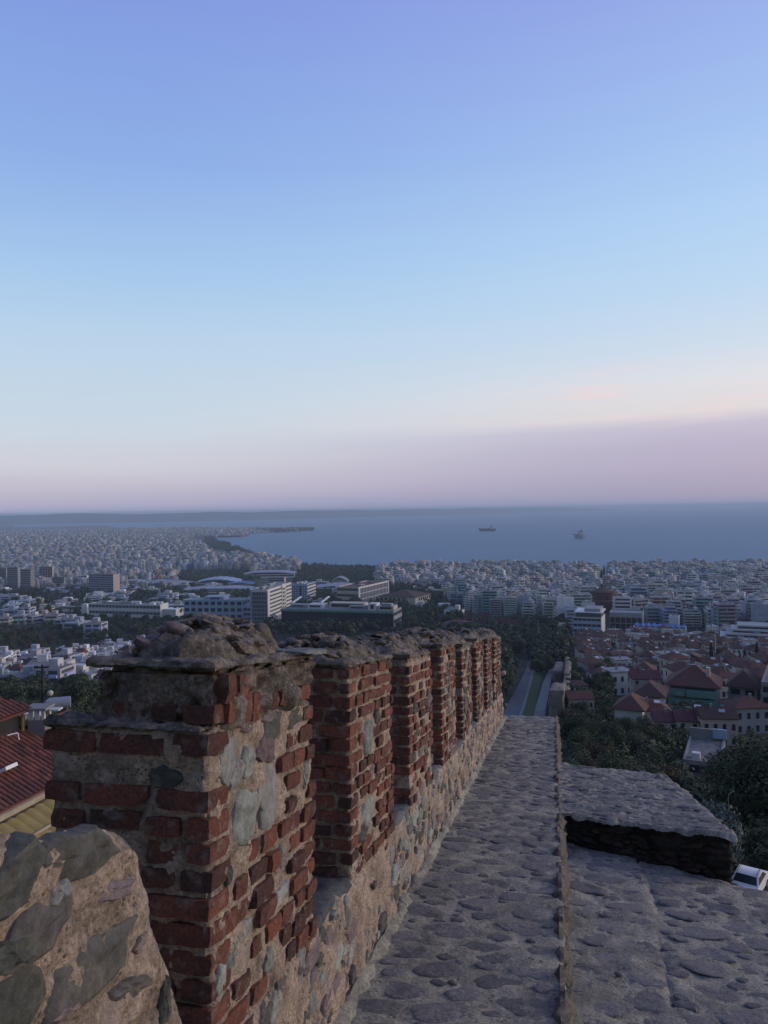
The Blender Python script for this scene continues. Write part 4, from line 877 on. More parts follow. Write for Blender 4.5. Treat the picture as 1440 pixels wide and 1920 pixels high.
# arena and fair halls
def hall(label, px0, px1, yb, hh, depth, rise, m, name='fair_hall', wall='white_wall', ribs=7, flat=False):
    c = G((px0 + px1) / 2, yb); wdt = (px1 - px0) / F * c.y; r = empty(name, c, -.05 + math.atan2(-c.x, c.y) * .5, label, 'hall', 'fair halls on the flat ground before the bay')
    part('wall', r, -wdt / 2, wdt / 2, 0, depth, -3, hh, wall); fbs = part('window_band', r, -wdt / 2 + 1, wdt / 2 - 1, -.1, 0, hh * .45, hh * .8, 'window')
    mb = MB(); n = 14; vs = []
    for i in range(n + 1):
        t = i / n; z = hh + .1 + rise * (math.sin(math.pi * t) if not flat else min(1, 4 * min(t, 1 - t)))
        x = (t - .5) * (wdt + 2); vs += [(x, -1, z), (x, depth + 1, z), (x, -1, z - .8), (x, depth + 1, z - .8)]
    fs = []
    for i in range(n): k = i * 4; fs += [(k, k + 4, k + 5, k + 1), (k + 2, k + 6, k + 4, k), (k + 3, k + 2, k + 6, k + 7), (k + 1, k + 5, k + 7, k + 3)]
    mb.add(vs, fs); mb.obj('roof', M[m], r)
    for i in range(ribs): x = -wdt / 2 + (i + .5) * wdt / ribs; part('roof_rib', r, x - .4, x + .4, -1.1, depth + 1.1, hh + .2 + rise * math.sin(math.pi * (i + .5) / ribs), hh + .8 + rise * math.sin(math.pi * (i + .5) / ribs), m)
    OCC.append((c.x, c.y + depth / 2, wdt * .55)); return r
c = G(308, 1100); r = empty('arena', c, 0, 'round sports arena with a shallow pale grey cone roof', 'arena'); wR = 60 / F * c.y
mb = MB(); mb.lathe([(wR * .9, -3), (wR * .9, 5)], 40); mb.obj('wall', M['grey_wall'], r); mb = MB(); mb.lathe([(wR * .905, 2.2), (wR * .905, 4.6)], 40); mb.obj('window_band', M['window'], r)
for k in range(20):
    t0, t1 = 2 * math.pi * k / 20, 2 * math.pi * (k + 1) / 20; mb = MB(); vs = []
    for q, (rr_, z) in enumerate(((wR, 5), (wR * .98, 5.8), (wR * .6, 10), (wR * .25, 13), (.5, 14))): vs += [(rr_ * math.cos(t0), rr_ * math.sin(t0), z), (rr_ * math.cos(t1), rr_ * math.sin(t1), z - .25)]
    mb.add(vs, [(2 * i, 2 * i + 1, 2 * i + 3, 2 * i + 2) for i in range(4)]); mb.obj('roof_panel', M['roof_pale'], r)
OCC.append((c.x, c.y, wR + 15))
hall('long blue barrel roof right of the round arena', 365, 445, 1100, 7, 60, 6, 'blue_wall'); hall('bright blue hall roof between the arena and the white slab', 425, 472, 1103, 6, 35, 3, 'deep_blue')
hall('flat white roofed hall in front of the arena', 340, 470, 1112, 5, 45, 2, 'roof_pale', flat=True); hall('narrow white canopy roof left of the flat hall', 298, 352, 1122, 4, 14, 1, 'roof_pale', flat=True); hall('long pale hall roof left of the arena', 224, 268, 1097, 6, 30, 2, 'roof_pale', flat=True)
hall('wide pale hall near the seaside park', 455, 552, 1084, 8, 60, 4, 'roof_pale', flat=True); hall('pale hall with louvred front under the waterfront flats', 468, 530, 1072, 12, 40, 2, 'grey_wall', flat=True); hall('long low grey hall behind the blue and white block', 590, 680, 1112, 8, 50, 3, 'roof_pale'); hall('small domed pale hall among the park trees', 622, 652, 1102, 10, 30, 7, 'roof_pale')
hall('long low terracotta roofed hall by the campus trees', 240, 300, 1088, 6, 25, 3, 'maroon')
# right of the wall
r, a, b, h = lm('modern_block', 'blue and white modern block with a stepped glass top, left end of the row', 'office block', 1128, 1196, 1160, 1074, 1142, 68)
a = min(a, 24); body(r, a, b, h, 'white_wall', par=.6); facade(r, 'L', b, 1.5, h, 3, 'bands', 'blue_wall'); part('glass_storey', r, 1.5, a - 2, .5, b - 2, h, h + 3.6, 'curtain'); part('roof_slab', r, .5, a, -.5, b - 1, h + 3.6, h + 4.3, 'white_paint'); part('roof_terrace', r, 3, a - 2, 1, b * .6, h + 4.3, h + 6.5, 'grey_wall'); occ(r, a, b)
r, a, b, h = lm('grey_block', 'long grey block with dark vertical window slots beside the blue and white block', 'office block', 1205, 1182, 1152, 1143, 1209, 68); a = min(a, 20); body(r, a, b, h, 'grey_wall', par=.8); facade(r, 'L', b, 0, h - 2.5, 2, 'fins', 'concrete', step=4); occ(r, a, b)
r, a, b, h = lm('market_hall', 'long low shed with a vivid blue roof above the old town', 'shed', 1286, 1190, 1176, 1186, 1300, 66); a = 14; part('wall', r, 0, a, 0, b, -4, h - 1, 'white_wall'); 
for k in range(9): y0 = b * k / 9; link('roof_panel', hip_mesh(14, b / 9 - .3, 1.2, .1, 'deep_blue', True), r, (0, y0 + .15, h - 1))
occ(r, a, b)
r, a, b, h = lm('white_tower', 'small plain white tower rising from the blue shed', 'tower block', 1272, 1184, 1158, 1254, 1276, 64); a = min(a, 12); body(r, a, b, h, 'white_wall'); part('aerial', r, 3, 3.3, 4, 4.3, h, h + 4, 'metal'); occ(r, a, b)
# rotunda
c = G(1130, 1147); r = empty('rotunda', c, 0, 'large round brick church with a low conical tiled roof, dark trees beside it', 'church'); mb = MB(); mb.lathe([(15.5, -4), (15.5, 11), (16, 11.2), (16, 11.8), (13, 13.5)], 32); mb.obj('lower_drum', M['maroon'], r, smooth=40)
mb = MB(); mb.lathe([(12.8, 11), (12.8, 20), (13.3, 20.2), (13.3, 20.8)], 32); mb.obj('upper_drum', M['maroon'], r, smooth=40); mb = MB(); mb.lathe([(13.6, 20.8), (.3, 25.5)], 32); mb.obj('roof', M['tile_roof'], r, smooth=40)
for k in range(12):
    t = k * math.pi / 6; o = link('window', cube('window'), r, (12.4 * math.cos(t), 12.4 * math.sin(t), 14), (0, 0, t), (.6, 1.8, 3.6))
OCC.append((c.x, c.y, 24))
for (lb, xc, yb, yt, xl, xr, ph, rise) in (('front wing of the long low cream building with a maroon roof', 972, 1183, 1170, 872, 1000, 82, 3), ('rear wing of the long low cream building, its maroon roof seen above the front wing', 922, 1170, 1158, 838, 930, 82, 3), ('left maroon roofed pavilion nearest the merlon tops', 880, 1184, 1172, 834, 884, 80, 3)):
    r, a, b, h = lm('pavilion', lb, 'public building', xc, yb, yt, xl, xr, ph); a = min(a, 16); part('wall', r, 0, a, 0, b, -5, h, 'cream_wall'); facade(r, 'L', b, 0, h, 1, 'windows', 'cream_wall', step=5); link('roof', hip_mesh(a, b, rise, .8, 'maroon'), r, (0, 0, h + .2)); occ(r, a, b)
r, a, b, h = lm('cream_villa', 'small cream house with a dark doorway and a white roof turret behind the maroon roofs', 'house', 866, 1166, 1146, 833, 884, 72); a = min(a, 12); body(r, a, b, h, 'white_wall'); facade(r, 'L', b, 0, h, 2, 'windows', 'white_wall', step=6); part('turret', r, 4, 9, b * .2, b * .45, h, h + 4.5, 'white_wall'); link('turret_roof', hip_mesh(8, 9, 3, .3, 'roof_grey'), r, (3, b * .5, h + .2)); occ(r, a, b)
# stepped white terraces on the far right (amphitheatre-like roof)
c = G(1418, 1214); r = empty('stepped_block', c, -.42, 'pale stepped building with zigzag white terraces at the right edge', 'public building')
for k in range(5):
    x0, x1 = -24 + 3.4 * k, 26 - 1.5 * k; y0 = 3.2 * k; z0 = 2.3 * k
    part('terrace_wall', r, x0, x1, y0, 30, z0 - (4 if k == 0 else .2), z0 + 2.3, 'white_wall' if k % 2 else 'roof_pale'); part('window_band', r, x0 + 1, x1 - 1, y0 - .08, y0 - .002, z0 + .5, z0 + 1.4, 'window')
    part('parapet', r, x0 - .5, x1 + .5, y0 - .9, y0 - .09, z0 + 1.9, z0 + 2.9, 'white_wall'); part('stair_box', r, x0 + 4 + 6 * k, x0 + 8 + 6 * k, y0 + 1, y0 + 4, z0 + 2.31, z0 + 4.4, 'grey_wall')
OCC.append((c.x + 5, c.y + 14, 30))
# ------------------------------------------------------------------ repeated buildings
WALLC = [(.57, .57, .55), (.44, .45, .45), (.58, .56, .50), (.36, .41, .45), (.48, .44, .37), (.30, .34, .38), (.66, .66, .64), (.45, .39, .36)]
def apt_proto(seed, floors=None, wd=None):
    rr = random.Random(seed); n = floors or rr.randint(5, 8); fh = 3.05; w_ = (wd or rr.uniform(12, 20)); d_ = rr.uniform(11, 16); ci = rr.randrange(8); c = WALLC[ci]; wall, win, bal, shed = MB(), MB(), MB(), MB()
    hw, hd = w_ / 2, d_ / 2; dk = (.06, .068, .08); bc = tuple(min(.7, x * rr.choice([.75, 1.0, 1.15, 1.5])) for x in c); ret = rr.choice([0, 1, 1, 2]); Ht = n * fh + .6
    b0 = n - ret if n > 3 else n
    wall.box(-hw, hw, -hd, hd, -7, b0 * fh + .5, 0, c)
    if b0 < n: wall.box(-hw + 1, hw - 1, -hd + 2.4, hd - 1.2, b0 * fh + .5, Ht, 0, c)
    rc = rr.choice([(.26, .26, .25), (.32, .33, .34), (.22, .2, .19), (.34, .3, .27)]); tz = Ht if b0 < n else b0 * fh + .5
    wall.box(-hw + (1 if b0 < n else .2), hw - (1 if b0 < n else .2), -hd + (2.4 if b0 < n else .2), hd - 1.3, tz, tz + .15, 0, rc)
    sty = rr.random()
    for k in range(n):
        z = k * fh + .6; fy = -hd + (2.4 if k >= b0 else 0); xx = hw - (1 if k >= b0 else 0)
        win.box(-xx + .5, xx - .5, fy - .04, fy, z + .9, z + 2.35, 0, dk, False)
        win.box(xx, xx + .04, fy + 1, hd - 1.5, z + 1.0, z + 2.3, 0, dk, False); win.box(-xx - .04, -xx, fy + 1.5, hd - 2, z + 1.0, z + 2.3, 0, dk, False)
        m_ = rr.randint(1, 2)
        for q in range(m_ + 1): x = -xx + .5 + (2 * xx - 1) * q / max(1, m_) ; wall.box(x - .6, x + .6, fy - .07, fy, z + .2, z + 2.6, 0, c, False)
        if k > 0:
            if sty < .7: bal.box(-xx + rr.uniform(0, 2.5), xx - rr.uniform(0, 2.5), fy - 1.25, fy - .001, z - .2, z + .85, 0, bc)
            else:
                bal.box(-xx + .3, -.6, fy - 1.25, fy - .001, z - .2, z + .85, 0, bc); bal.box(1.2, xx - .3, fy - 1.25, fy - .001, z - .2, z + .85, 0, bc)
            if sty > .25: bal.box(xx + .001, xx + 1.15, -hd + 3, hd - 3, z - .2, z + .85, 0, bc)
        if rr.random() < .25: bal.box(-xx + 1, 0, fy - 1.3, fy - .9, z + 1.7, z + 2.3, 0, rr.choice([(.1, .16, .12), (.28, .2, .12), (.35, .35, .3), (.12, .16, .26)]))
    x = rr.uniform(-hw + 3, hw - 5); shed.box(x, x + 3.6, -1, 3.2, tz + .15, tz + 2.9, 0, c); 
    for q in range(3):
        x, y = rr.uniform(-hw + 1.5, hw - 2.5), rr.uniform(-hd + 3, hd - 3.5); shed.box(x, x + 1.8, y, y + .9, tz + .15, tz + rr.uniform(.8, 1.7), 0, rr.choice([(.5, .5, .5), (.3, .3, .3), (.6, .6, .6)]))
    return dict(wall=wall, window=win, balcony=bal, roof_shed=shed, w=w_, d=d_, h=Ht, tone=ci, n=n)
APT = [apt_proto(300 + i) for i in range(22)]
SMALL = [apt_proto(500 + i, floors=R.choice([2, 2, 3]), wd=R.uniform(7, 11)) for i in range(12)]
def proto_meshes(p):
    if 'me' not in p:
        p['me'] = {k: p[k].mesh('block_' + k, M['paint'], tint=True) for k in ('wall', 'window', 'balcony', 'roof_shed') if p[k].v}
    return p['me']
def place_apt(p, x, y, z, rz, name, label, cat, group, sc=1.0):
    r = empty(name, (x, y, z), rz, label, cat, group)
    for k, me in proto_meshes(p).items():
        o = link(k, me, r)
        if k != 'wall': tag(o, kind='stuff')
    if sc != 1: r.scale = (sc, sc, sc)
    return r
def clear(x, y, rad=0):
    for (a, b, q) in OCC:
        if (a - x) ** 2 + (b - y) ** 2 < (q + rad) ** 2: return False
    return True
def in_city(px, D, x, y):
    sdl = land_sd(x, y)
    if sdl < 14: return 0
    if px > 708 and D < 1900:
        lim = np.interp(px, [708, 830, 832, 900, 1000, 1060, 1110, 1300, 1600], [1230, 1200, 960, 760, 720, 640, 585, 570, 560])
        if D < lim: return 0
        if 1117 < px < 1138 and D > 800: return 0
        if 1102 < px < 1158 and 630 < D < 790: return 0
        return 1
    if px < 560 and D > 1880 and not (px > 385 and D < 2250 and sdl < 60) : return 1 if not (sdl < 130 and 2400 < D < 4300) else 0
    if 470 < px < 556 and D > 1700: return 1
    if px < 330 and D > 1280: return 2
    return 0
rc = random.Random(21); cand = []
D = 540.0
while D < 6450:
    sp = 16 + max(0, D - 1700) * .0036; x = -.72 * D
    while x < .62 * D:
        xx = x + rc.uniform(-4, 4); yy = D + rc.uniform(-4, 4); px = 720 + F * xx / yy; x += sp * (1.0 if rc.random() < .84 else 1.75)
        if px < -260 and D > 2500 and rc.random() < .4: continue
        k = in_city(px, yy, xx, yy)
        if not k or (k == 2 and rc.random() < .45) or not clear(xx, yy, 8): continue
        cand.append((xx, yy, px))
    D += sp * rc.uniform(.92, 1.15)
ZZ = gz([c[0] for c in cand], [c[1] for c in cand])
near = []; farl = []
for (x, y, px), z in zip(cand, ZZ):
    i = rc.randrange(len(APT)); sc = rc.uniform(.68, 1.02) * (.8 if 1280 < y < 1850 and px < 330 else 1)
    rz = (-.28 if px > 700 else .12) + rc.choice([0, 0, math.pi / 2, -math.pi / 2, math.pi, .5]) + rc.uniform(-.16, .16) + (.25 * math.sin(x * .004 + y * .003))
    vis = -30 < px < 1470
    (near if vis else farl).append((APT[i]['h'] * sc / y, x, y, float(z), rz, i, sc, px))
near.sort(reverse=True); farl += near[285:]; near = near[:285]
CNAME = ['white', 'grey-white', 'cream', 'blue-grey', 'sand', 'slate-grey', 'bright white', 'rosy']
for (q, x, y, z, rz, i, sc, px) in near:
    where = ('left of the rotunda' if 1000 < px < 1115 else 'right of the rotunda' if px >= 1115 else 'behind the dark campus trees' if px > 700 else 'on the far left plain')
    depth = 'in the first rows' if y < 700 else 'in the middle rows' if y < 900 else 'in the rear rows'
    lbl = '%s %s-storey block of flats %s %s' % (CNAME[APT[i]['tone']], ['', '', 'two', 'three', 'four', 'five', 'six', 'seven', 'eight'][APT[i]['n']], depth, where)
    place_apt(APT[i], x, y, z, rz, 'apartment_building', lbl, 'building', 'blocks of flats ' + where, sc)
def mass(items, protos, name, label):
    V = []; Fc = []; T = []; off = 0; cache = {}
    for (q, x, y, z, rz, i, sc, px) in items:
        lod = 0 if y < 1900 else 1 if y < 3200 else 2
        if (i, lod) not in cache:
            p = protos[i]; vs = []; fs = []; cs = []
            for k in (('wall', 'window', 'balcony', 'roof_shed') if lod == 0 else ('wall', 'window', 'balcony') if lod == 1 else ('wall', 'window')):
                b = len(vs); vs += p[k].v; cs += p[k].c; fs += [tuple(a + b for a in f_) for f_ in p[k].f]
            cache[(i, lod)] = (np.array(vs), np.array(fs), np.array(cs))
        vs, fs, cs = cache[(i, lod)]; c, s = math.cos(rz), math.sin(rz); v = vs * sc
        V.append(np.stack([v[:, 0] * c - v[:, 1] * s + x, v[:, 0] * s + v[:, 1] * c + y, v[:, 2] + z], 1)); Fc.append(fs + off); off += len(vs); T.append(cs * rc.uniform(.78, 1.22) * np.array([rc.uniform(.95, 1.05), 1, rc.uniform(.95, 1.06)]))
    V = np.concatenate(V); Fc = np.concatenate(Fc); T = np.concatenate(T); me = bpy.data.meshes.new(name); nf = len(Fc)
    me.vertices.add(len(V)); me.vertices.foreach_set('co', V.astype(np.float32).ravel()); me.loops.add(nf * 4); me.loops.foreach_set('vertex_index', Fc.astype(np.int32).ravel())
    me.polygons.add(nf); me.polygons.foreach_set('loop_start', np.arange(0, nf * 4, 4, dtype=np.int32)); me.polygons.foreach_set('loop_total', np.full(nf, 4, np.int32))
    a = me.attributes.new('tint', 'FLOAT_COLOR', 'POINT'); arr = np.ones((len(V), 4), np.float32); arr[:, :3] = T; a.data.foreach_set('color', arr.ravel())
    me.materials.append(M['paint']); me.update(calc_edges=True); me.validate()
    return tag(link(name, me), label, None, None, 'stuff')
mass(farl, APT, 'distant_city', 'dense pale city of flat roofed blocks spreading to the bay')
# ------------------------------------------------------------------ houses with tiled roofs
def house_proto(seed, w_, d_, h_, wall, gable=False, roof='tile_roof', flat=False):
    rr = random.Random(seed); wins = []
    for k in range(2):
        z = .9 + k * (h_ - .3) / 2
        for i in range(max(2, int(w_ / 2.6))):
            n = max(2, int(w_ / 2.6)); x = -w_ / 2 + (i + .5) * w_ / n; wins.append((x - .55, x + .55, -d_ / 2 - .06, -d_ / 2, z, z + 1.4))
        for i in range(2): y = -d_ / 2 + (i + .5) * d_ / 2; wins.append((w_ / 2, w_ / 2 + .06, y - .5, y + .5, z, z + 1.4)); wins.append((-w_ / 2 - .06, -w_ / 2, y - .5, y + .5, z, z + 1.4))
    mb = MB(); mb.box(-w_ / 2, w_ / 2, -d_ / 2, d_ / 2, -5, h_)
    wm = mb.mesh('house_wall', M[wall]); rm = None
    if not flat:
        rm = hip_mesh(w_, d_, min(w_, d_) * .21, .45, roof, gable); rm.transform(Matrix.Translation((-w_ / 2, -d_ / 2, h_ + .18)))
    else:
        mb = MB(); mb.box(-w_ / 2 - .3, w_ / 2 + .3, -d_ / 2 - .3, d_ / 2 + .3, h_, h_ + .35); rm = mb.mesh('flat_roof', M['roof_grey'])
    ch = MB(); x = rr.uniform(-w_ / 3, w_ / 3); ch.box(x, x + .6, -.9, -.3, h_ + .4, h_ + min(w_, d_) * .21 + .7); ch.box(x - .12, x + .72, -1.02, -.18, h_ + min(w_, d_) * .21 + .7, h_ + min(w_, d_) * .21 + .82)
    bl = MB(); bl.box(-w_ / 2 + .4, w_ / 2 - rr.uniform(.5, 3), -d_ / 2 - 1.2, -d_ / 2 - .002, h_ / 2 - .3, h_ / 2 + .65)
    wj = MB()
    for q in wins: wj.box(*q)
    return dict(wall=wm, roof=rm, chimney=ch.mesh('chimney', M['concrete']), balcony=bl.mesh('balcony', M['white_wall']), windows=wj.mesh('windows', M['window']), wins=wins, w=w_, d=d_)
HP = [house_proto(1, 10, 8.5, 6, 'cream_wall'), house_proto(2, 9, 8, 5.6, 'white_wall'), house_proto(3, 11, 9, 6.4, 'pink_wall', True), house_proto(4, 8, 8, 6, 'white_wall', True), house_proto(5, 12, 9, 6.2, 'grey_wall'), house_proto(6, 9, 9, 7, 'lilac_wall'), house_proto(7, 8.5, 7.5, 6.5, 'white_wall', flat=True), house_proto(8, 10, 8, 5, 'cream_wall', roof='maroon', gable=True)]
WN = ['cream-walled', 'white-walled', 'pink-walled gabled', 'white gabled', 'grey-walled', 'lilac-walled', 'flat-roofed white', 'maroon-roofed cream']
def place_house(i, x, y, z, rz, label, group, sc=1.0, single=False, bal=True):
    p = HP[i]; r = empty('house', (x, y, z), rz, label, 'house', group)
    link('wall', p['wall'], r); link('roof', p['roof'], r); link('chimney', p['chimney'], r)
    if bal: link('balcony', p['balcony'], r)
    if single:
        for q in p['wins']: part('window', r, *q, 'window')
    else: tag(link('windows', p['windows'], r), kind='stuff')
    if R.random() < .42: o = part('solar_panel', r, 0, 1, 0, 1, 0, 1, R.choice(['white_paint', 'white_wall', 'blue_wall'])); o.location = (R.uniform(-2, 1.5), -p['d'] * .3, 7.6 if i != 6 else 7.0); o.scale = (1.9, 1.1, .12); o.rotation_euler = (.45, 0, R.uniform(-.5, .5))
    r.scale = (sc, sc, sc * R.uniform(1.25, 1.6)); OCC.append((x, y, 4.8 * sc)); return r
# hand-placed houses of the old town
def hp(i, px, py, rz, label, sc=1.0, **k):
    g = G(px, py); return place_house(i, g.x, g.y, g.z, rz, label, 'houses of the old town', sc, True, **k)
r, a, b, h = lm('house', 'white house with a blank white wall and two upper windows, edge of the wood', 'house', 1205, 1385, 1334, 1153, 1217, 62, 'houses of the old town'); a = min(a, 9); body(r, a, b, h, 'white_wall', par=0); link('roof', hip_mesh(a, b, 2.2, .6), r, (0, 0, h + .2))
for q in range(2): part('window', r, .8 + q * (a - 2) * .5, .8 + q * (a - 2) * .5 + 1.1, -.06, -.003, h - 2.6, h - .9, 'window')
part('veranda_shade', r, .2, a - .2, -.5, -.004, 1.2, 3, 'dark'); part('fence_wall', r, -.4, 0, 0, 2.5, -4, 1.5, 'cream_wall'); occ(r, a, b, 0)  # veranda opening is a solid box, its shade put into the colour
r, a, b, h = lm('house', 'large house with a broad red hipped roof and green balcony fronts', 'house', 1346, 1338, 1291, 1254, 1352, 64, 'houses of the old town'); a = 10; body(r, a, b, h, 'grey_wall', par=0); link('roof', hip_mesh(a, b, 4.0, .9), r, (0, 0, h + .2)); 
for k in range(3): part('balcony', r, -1.6, -.002, b * .02, b * .62, k * h / 3 - .3, k * h / 3 + 1.2, 'green_wall'); part('window_band', r, -.08, -.004, b * .05, b * .95, k * h / 3 + 1.25, k * h / 3 + 2.2, 'window'); part('side_balcony', r, -1.2, -.001, b * .64, b * .98, k * h / 3 - .3, k * h / 3 + .9, 'green_wall' if k else 'white_wall')
part('roof_hatch', r, 2, 3.6, b * .16, b * .24, h + 2.2, h + 4.2, 'cream_wall'); occ(r, a, b, 0)
r, a, b, h = lm('house', 'beige house with a low gable, one wide dark window and a white corner pillar', 'house', 1243, 1350, 1308, 1190, 1250, 66, 'houses of the old town'); a = 9; body(r, a, b, h, 'cream_wall', par=0); link('roof', hip_mesh(a, b, 2.4, .8), r, (0, 0, h + .2)); part('window', r, -.08, -.003, b * .62, b * .92, h * .38, h * .62, 'window'); part('loggia_shade', r, -.1, -.002, b * .12, b * .5, h * .3, h * .75, 'dark'); part('corner_pillar', r, -.5, 0, -.5, .5, -3, h, 'white_paint'); occ(r, a, b, 0)  # no loggia is cut in: a dark sheet paints its shade
r, a, b, h = lm('house', 'cream house with four small windows under a red roof, above the beige house', 'house', 1226, 1280, 1261, 1188, 1229, 67, 'houses of the old town'); a = 8; body(r, a, b, h, 'cream_wall', par=0); link('roof', hip_mesh(a, b, 2.8, .7), r, (0, 0, h + .2)); facade(r, 'L', b, 0, h, 1, 'windows', 'cream_wall', step=2.4); occ(r, a, b, 0)
r, a, b, h = lm('house', 'pale blue-grey house with a flat speckled roof and a dark red awning', 'house', 1354, 1478, 1436, 1281, 1358, 64, 'houses of the old town'); a = 11.5; body(r, a, b, h, 'concrete', roof='worn_roof', par=.3); part('lower_front', r, -.3, -.001, 0, b, -3, h * .4, 'blue_wall'); facade(r, 'L', b, -.5, h, 2, 'windows', 'grey_wall', step=2.6); part('awning', r, -1.6, -.002, .2, b - .8, h * .42, h * .55, 'maroon'); part('rear_wall', r, a - .4, a, 0, b, h, h + 1.5, 'concrete'); part('blue_sheet', r, a - .8, a - .41, -.2, 1.6, h + .4, h + 1.7, 'blue_wall'); part('roof_box', r, 1, 2, b - 2, b - 1, h, h + .9, 'white_wall'); occ(r, a, b, 0)
r, a, b, h = lm('house', 'house with a rusty red roof over a grey side wall at the right edge', 'house', 1420, 1330, 1292, 1366, 1426, 60, 'houses of the old town'); a = 10; body(r, a, b, h, 'grey_wall', par=0); link('roof', hip_mesh(a, b, 3.4, .8), r, (0, 0, h + .2)); facade(r, 'L', b, 0, h, 2, 'windows', 'pink_wall', step=3); part('terrace_wall', r, -4, -.4, 1, b, -4, 1.2, 'pink_wall'); occ(r, a, b, 0)
r, a, b, h = lm('house', 'grey-green house standing at the right edge below the cypresses', 'house', 1448, 1345, 1285, 1428, 1462, 60, 'houses of the old town'); body(r, a, b, h, 'concrete', par=.6); facade(r, 'L', b, 0, h, 3, 'windows', 'concrete', step=3); occ(r, a, b, 0)
hp(6, 1158, 1302, .2, 'small pale green flat-roofed house among trees left of the beige house', .8, bal=False); hp(1, 1080, 1312, .1, 'little white house by the ruined wall, half hidden by a tree', .62, bal=False)
hp(7, 1258, 1390, -.2, 'low house with a dull maroon roof right of the blank white house', .6); hp(0, 1225, 1378, -.15, 'house with a red hipped roof in front of the blank white house', .58, bal=False); hp(2, 1342, 1395, -.1, 'low gabled house with a white roof panel above the flat speckled roof', .55, bal=False); hp(7, 1300, 1392, -.25, 'low brown-roofed house with a railing above the flat speckled roof', .6, bal=False); hp(4, 1398, 1372, .1, 'wide tiled house half hidden by the big tree at the right', .6, bal=False)
hp(2, 1085, 1345, .05, 'low red-roofed shed with a pale wall under the ruined wall', .55, bal=False)
ro = random.Random(31); D = 185.0; nh = 0; oldtown = []
while D < 575:
    sp = 10.6 + D * .002; px = 1062 - 5
    while px < 1530:
        g_px = px + ro.uniform(-6, 6); DD = D + ro.uniform(-4, 4); px += sp * F / D * ro.uniform(.85, 1.12); x = (g_px - 720) / F * DD
        if ro.random() < .12: continue
        if g_px < 1078 + (0 if DD > 330 else 75 if DD < 240 else 20) or not clear(x, DD, 4.0): continue
        if DD < 215 and (g_px < 1215 or g_px > 1370): continue
        if 300 < DD < 380 and g_px > 1315 and ro.random() < .75: continue
        i = ro.choice([0, 0, 1, 1, 1, 2, 3, 3, 4, 5, 6, 6, 6, 7]); vis = g_px < 1470
        sd_ = 'near the ruined wall' if g_px < 1160 else 'below the blue shed' if g_px < 1280 else 'beside the cypresses' if g_px < 1390 else 'at the right edge'
        dz = 'lower old town' if DD > 400 else 'middle of the old town' if DD > 280 else 'upper old town'
        place_house(i, x, DD, g1(x, DD), ro.choice([0, 0, math.pi / 2]) + ro.uniform(-.3, .3), ('%s house with tiled roof, %s, %s' % (WN[i], dz, sd_) if i != 6 else 'small flat-roofed white house, %s, %s' % (dz, sd_)), 'houses of the old town', ro.uniform(.55, .82), DD < 260, ro.random() < .5); nh += 1
    D += sp * ro.uniform(.85, 1.05)
# left valley: white, blue and yellow little houses
D = 272.0
while D < 515:
    sp = 9.4; px = -60
    while px < 275:
        g_px = px + ro.uniform(-5, 5); DD = D + ro.uniform(-4, 4); px += sp * F / D * ro.uniform(.85, 1.15); x = (g_px - 720) / F * DD
        if not clear(x, DD, 4): continue
        if DD > 410 and g_px < (DD - 410) * 1.9: continue
        k = ro.random(); z = g1(x, DD)
        if k < .62:
            p = ro.randrange(len(SMALL)); place_apt(SMALL[p], x, DD, z, ro.uniform(-.4, .4) + ro.choice([0, math.pi / 2]), 'house', '%s little flat-roofed house %s of the crowded left valley' % (CNAME[SMALL[p]['tone']], 'at the bottom' if DD < 350 else 'in the middle' if DD < 420 else 'at the top'), 'house', 'houses in the left valley', ro.uniform(.7, .95)); OCC.append((x, DD, 4.2))
        else: place_house(ro.choice([1, 3, 5, 7, 7, 2]), x, DD, z, ro.uniform(-.5, .5), 'small house with a pitched roof %s of the crowded left valley' % ('at the bottom' if DD < 350 else 'in the middle' if DD < 420 else 'at the top'), 'houses in the left valley', ro.uniform(.6, .8), False, False)
    D += sp * ro.uniform(.9, 1.1)
for (px, py, ww) in ((10, 1172, 3), (38, 1170, 3), (62, 1168, 4), (82, 1166, 5), (102, 1168, 3), (20, 1160, 4), (50, 1160, 3), (135, 1184, 2), (155, 1182, 3), (180, 1196, 3), (145, 1186, 2), (-20, 1170, 3), (120, 1176, 2)):
    g = G(px, py); p = ro.randrange(len(SMALL))
    if clear(g.x, g.y, 3): place_apt(SMALL[p], g.x, g.y, g.z, ro.uniform(-.3, .3), 'apartment_building', '%s low block on the ridge %s' % (CNAME[SMALL[p]['tone']], 'at the left edge' if px < 45 else 'between the left edge and the school' if px < 110 else 'just below the school wing'), 'building', 'white blocks on the ridge left of the school', ro.uniform(1.1, 1.45)); OCC.append((g.x, g.y, 7))
# ------------------------------------------------------------------ road, path, lower city wall
def strip(name, label, left, right, m, dz=.3, n=40):
    def pl(pts, t):
        k = t * (len(pts) - 1); i = min(len(pts) - 2, int(k)); f_ = k - i; return (pts[i][0] + (pts[i + 1][0] - pts[i][0]) * f_, pts[i][1] + (pts[i + 1][1] - pts[i][1]) * f_)
    vs = []
    for i in range(n + 1):
        a = G(*pl(left, i / n)); b = G(*pl(right, i / n))
        for q in range(4): p = a.lerp(b, q / 3); vs.append((p.x, p.y, g1(p.x, p.y) + dz))
    mb = MB(); mb.add(vs, [(4 * i + q, 4 * i + q + 1, 4 * i + q + 5, 4 * i + q + 4) for i in range(n) for q in range(3)])
    o = mb.obj(name, M[m], smooth=60); return tag(o, label, kind='structure')
strip('road', 'blue-grey road running downhill left of the ruined wall', [(926, 1372), (947, 1330), (975, 1280), (986, 1255), (992, 1235)], [(962, 1372), (978, 1330), (993, 1280), (998, 1255), (1001, 1235)], 'road')
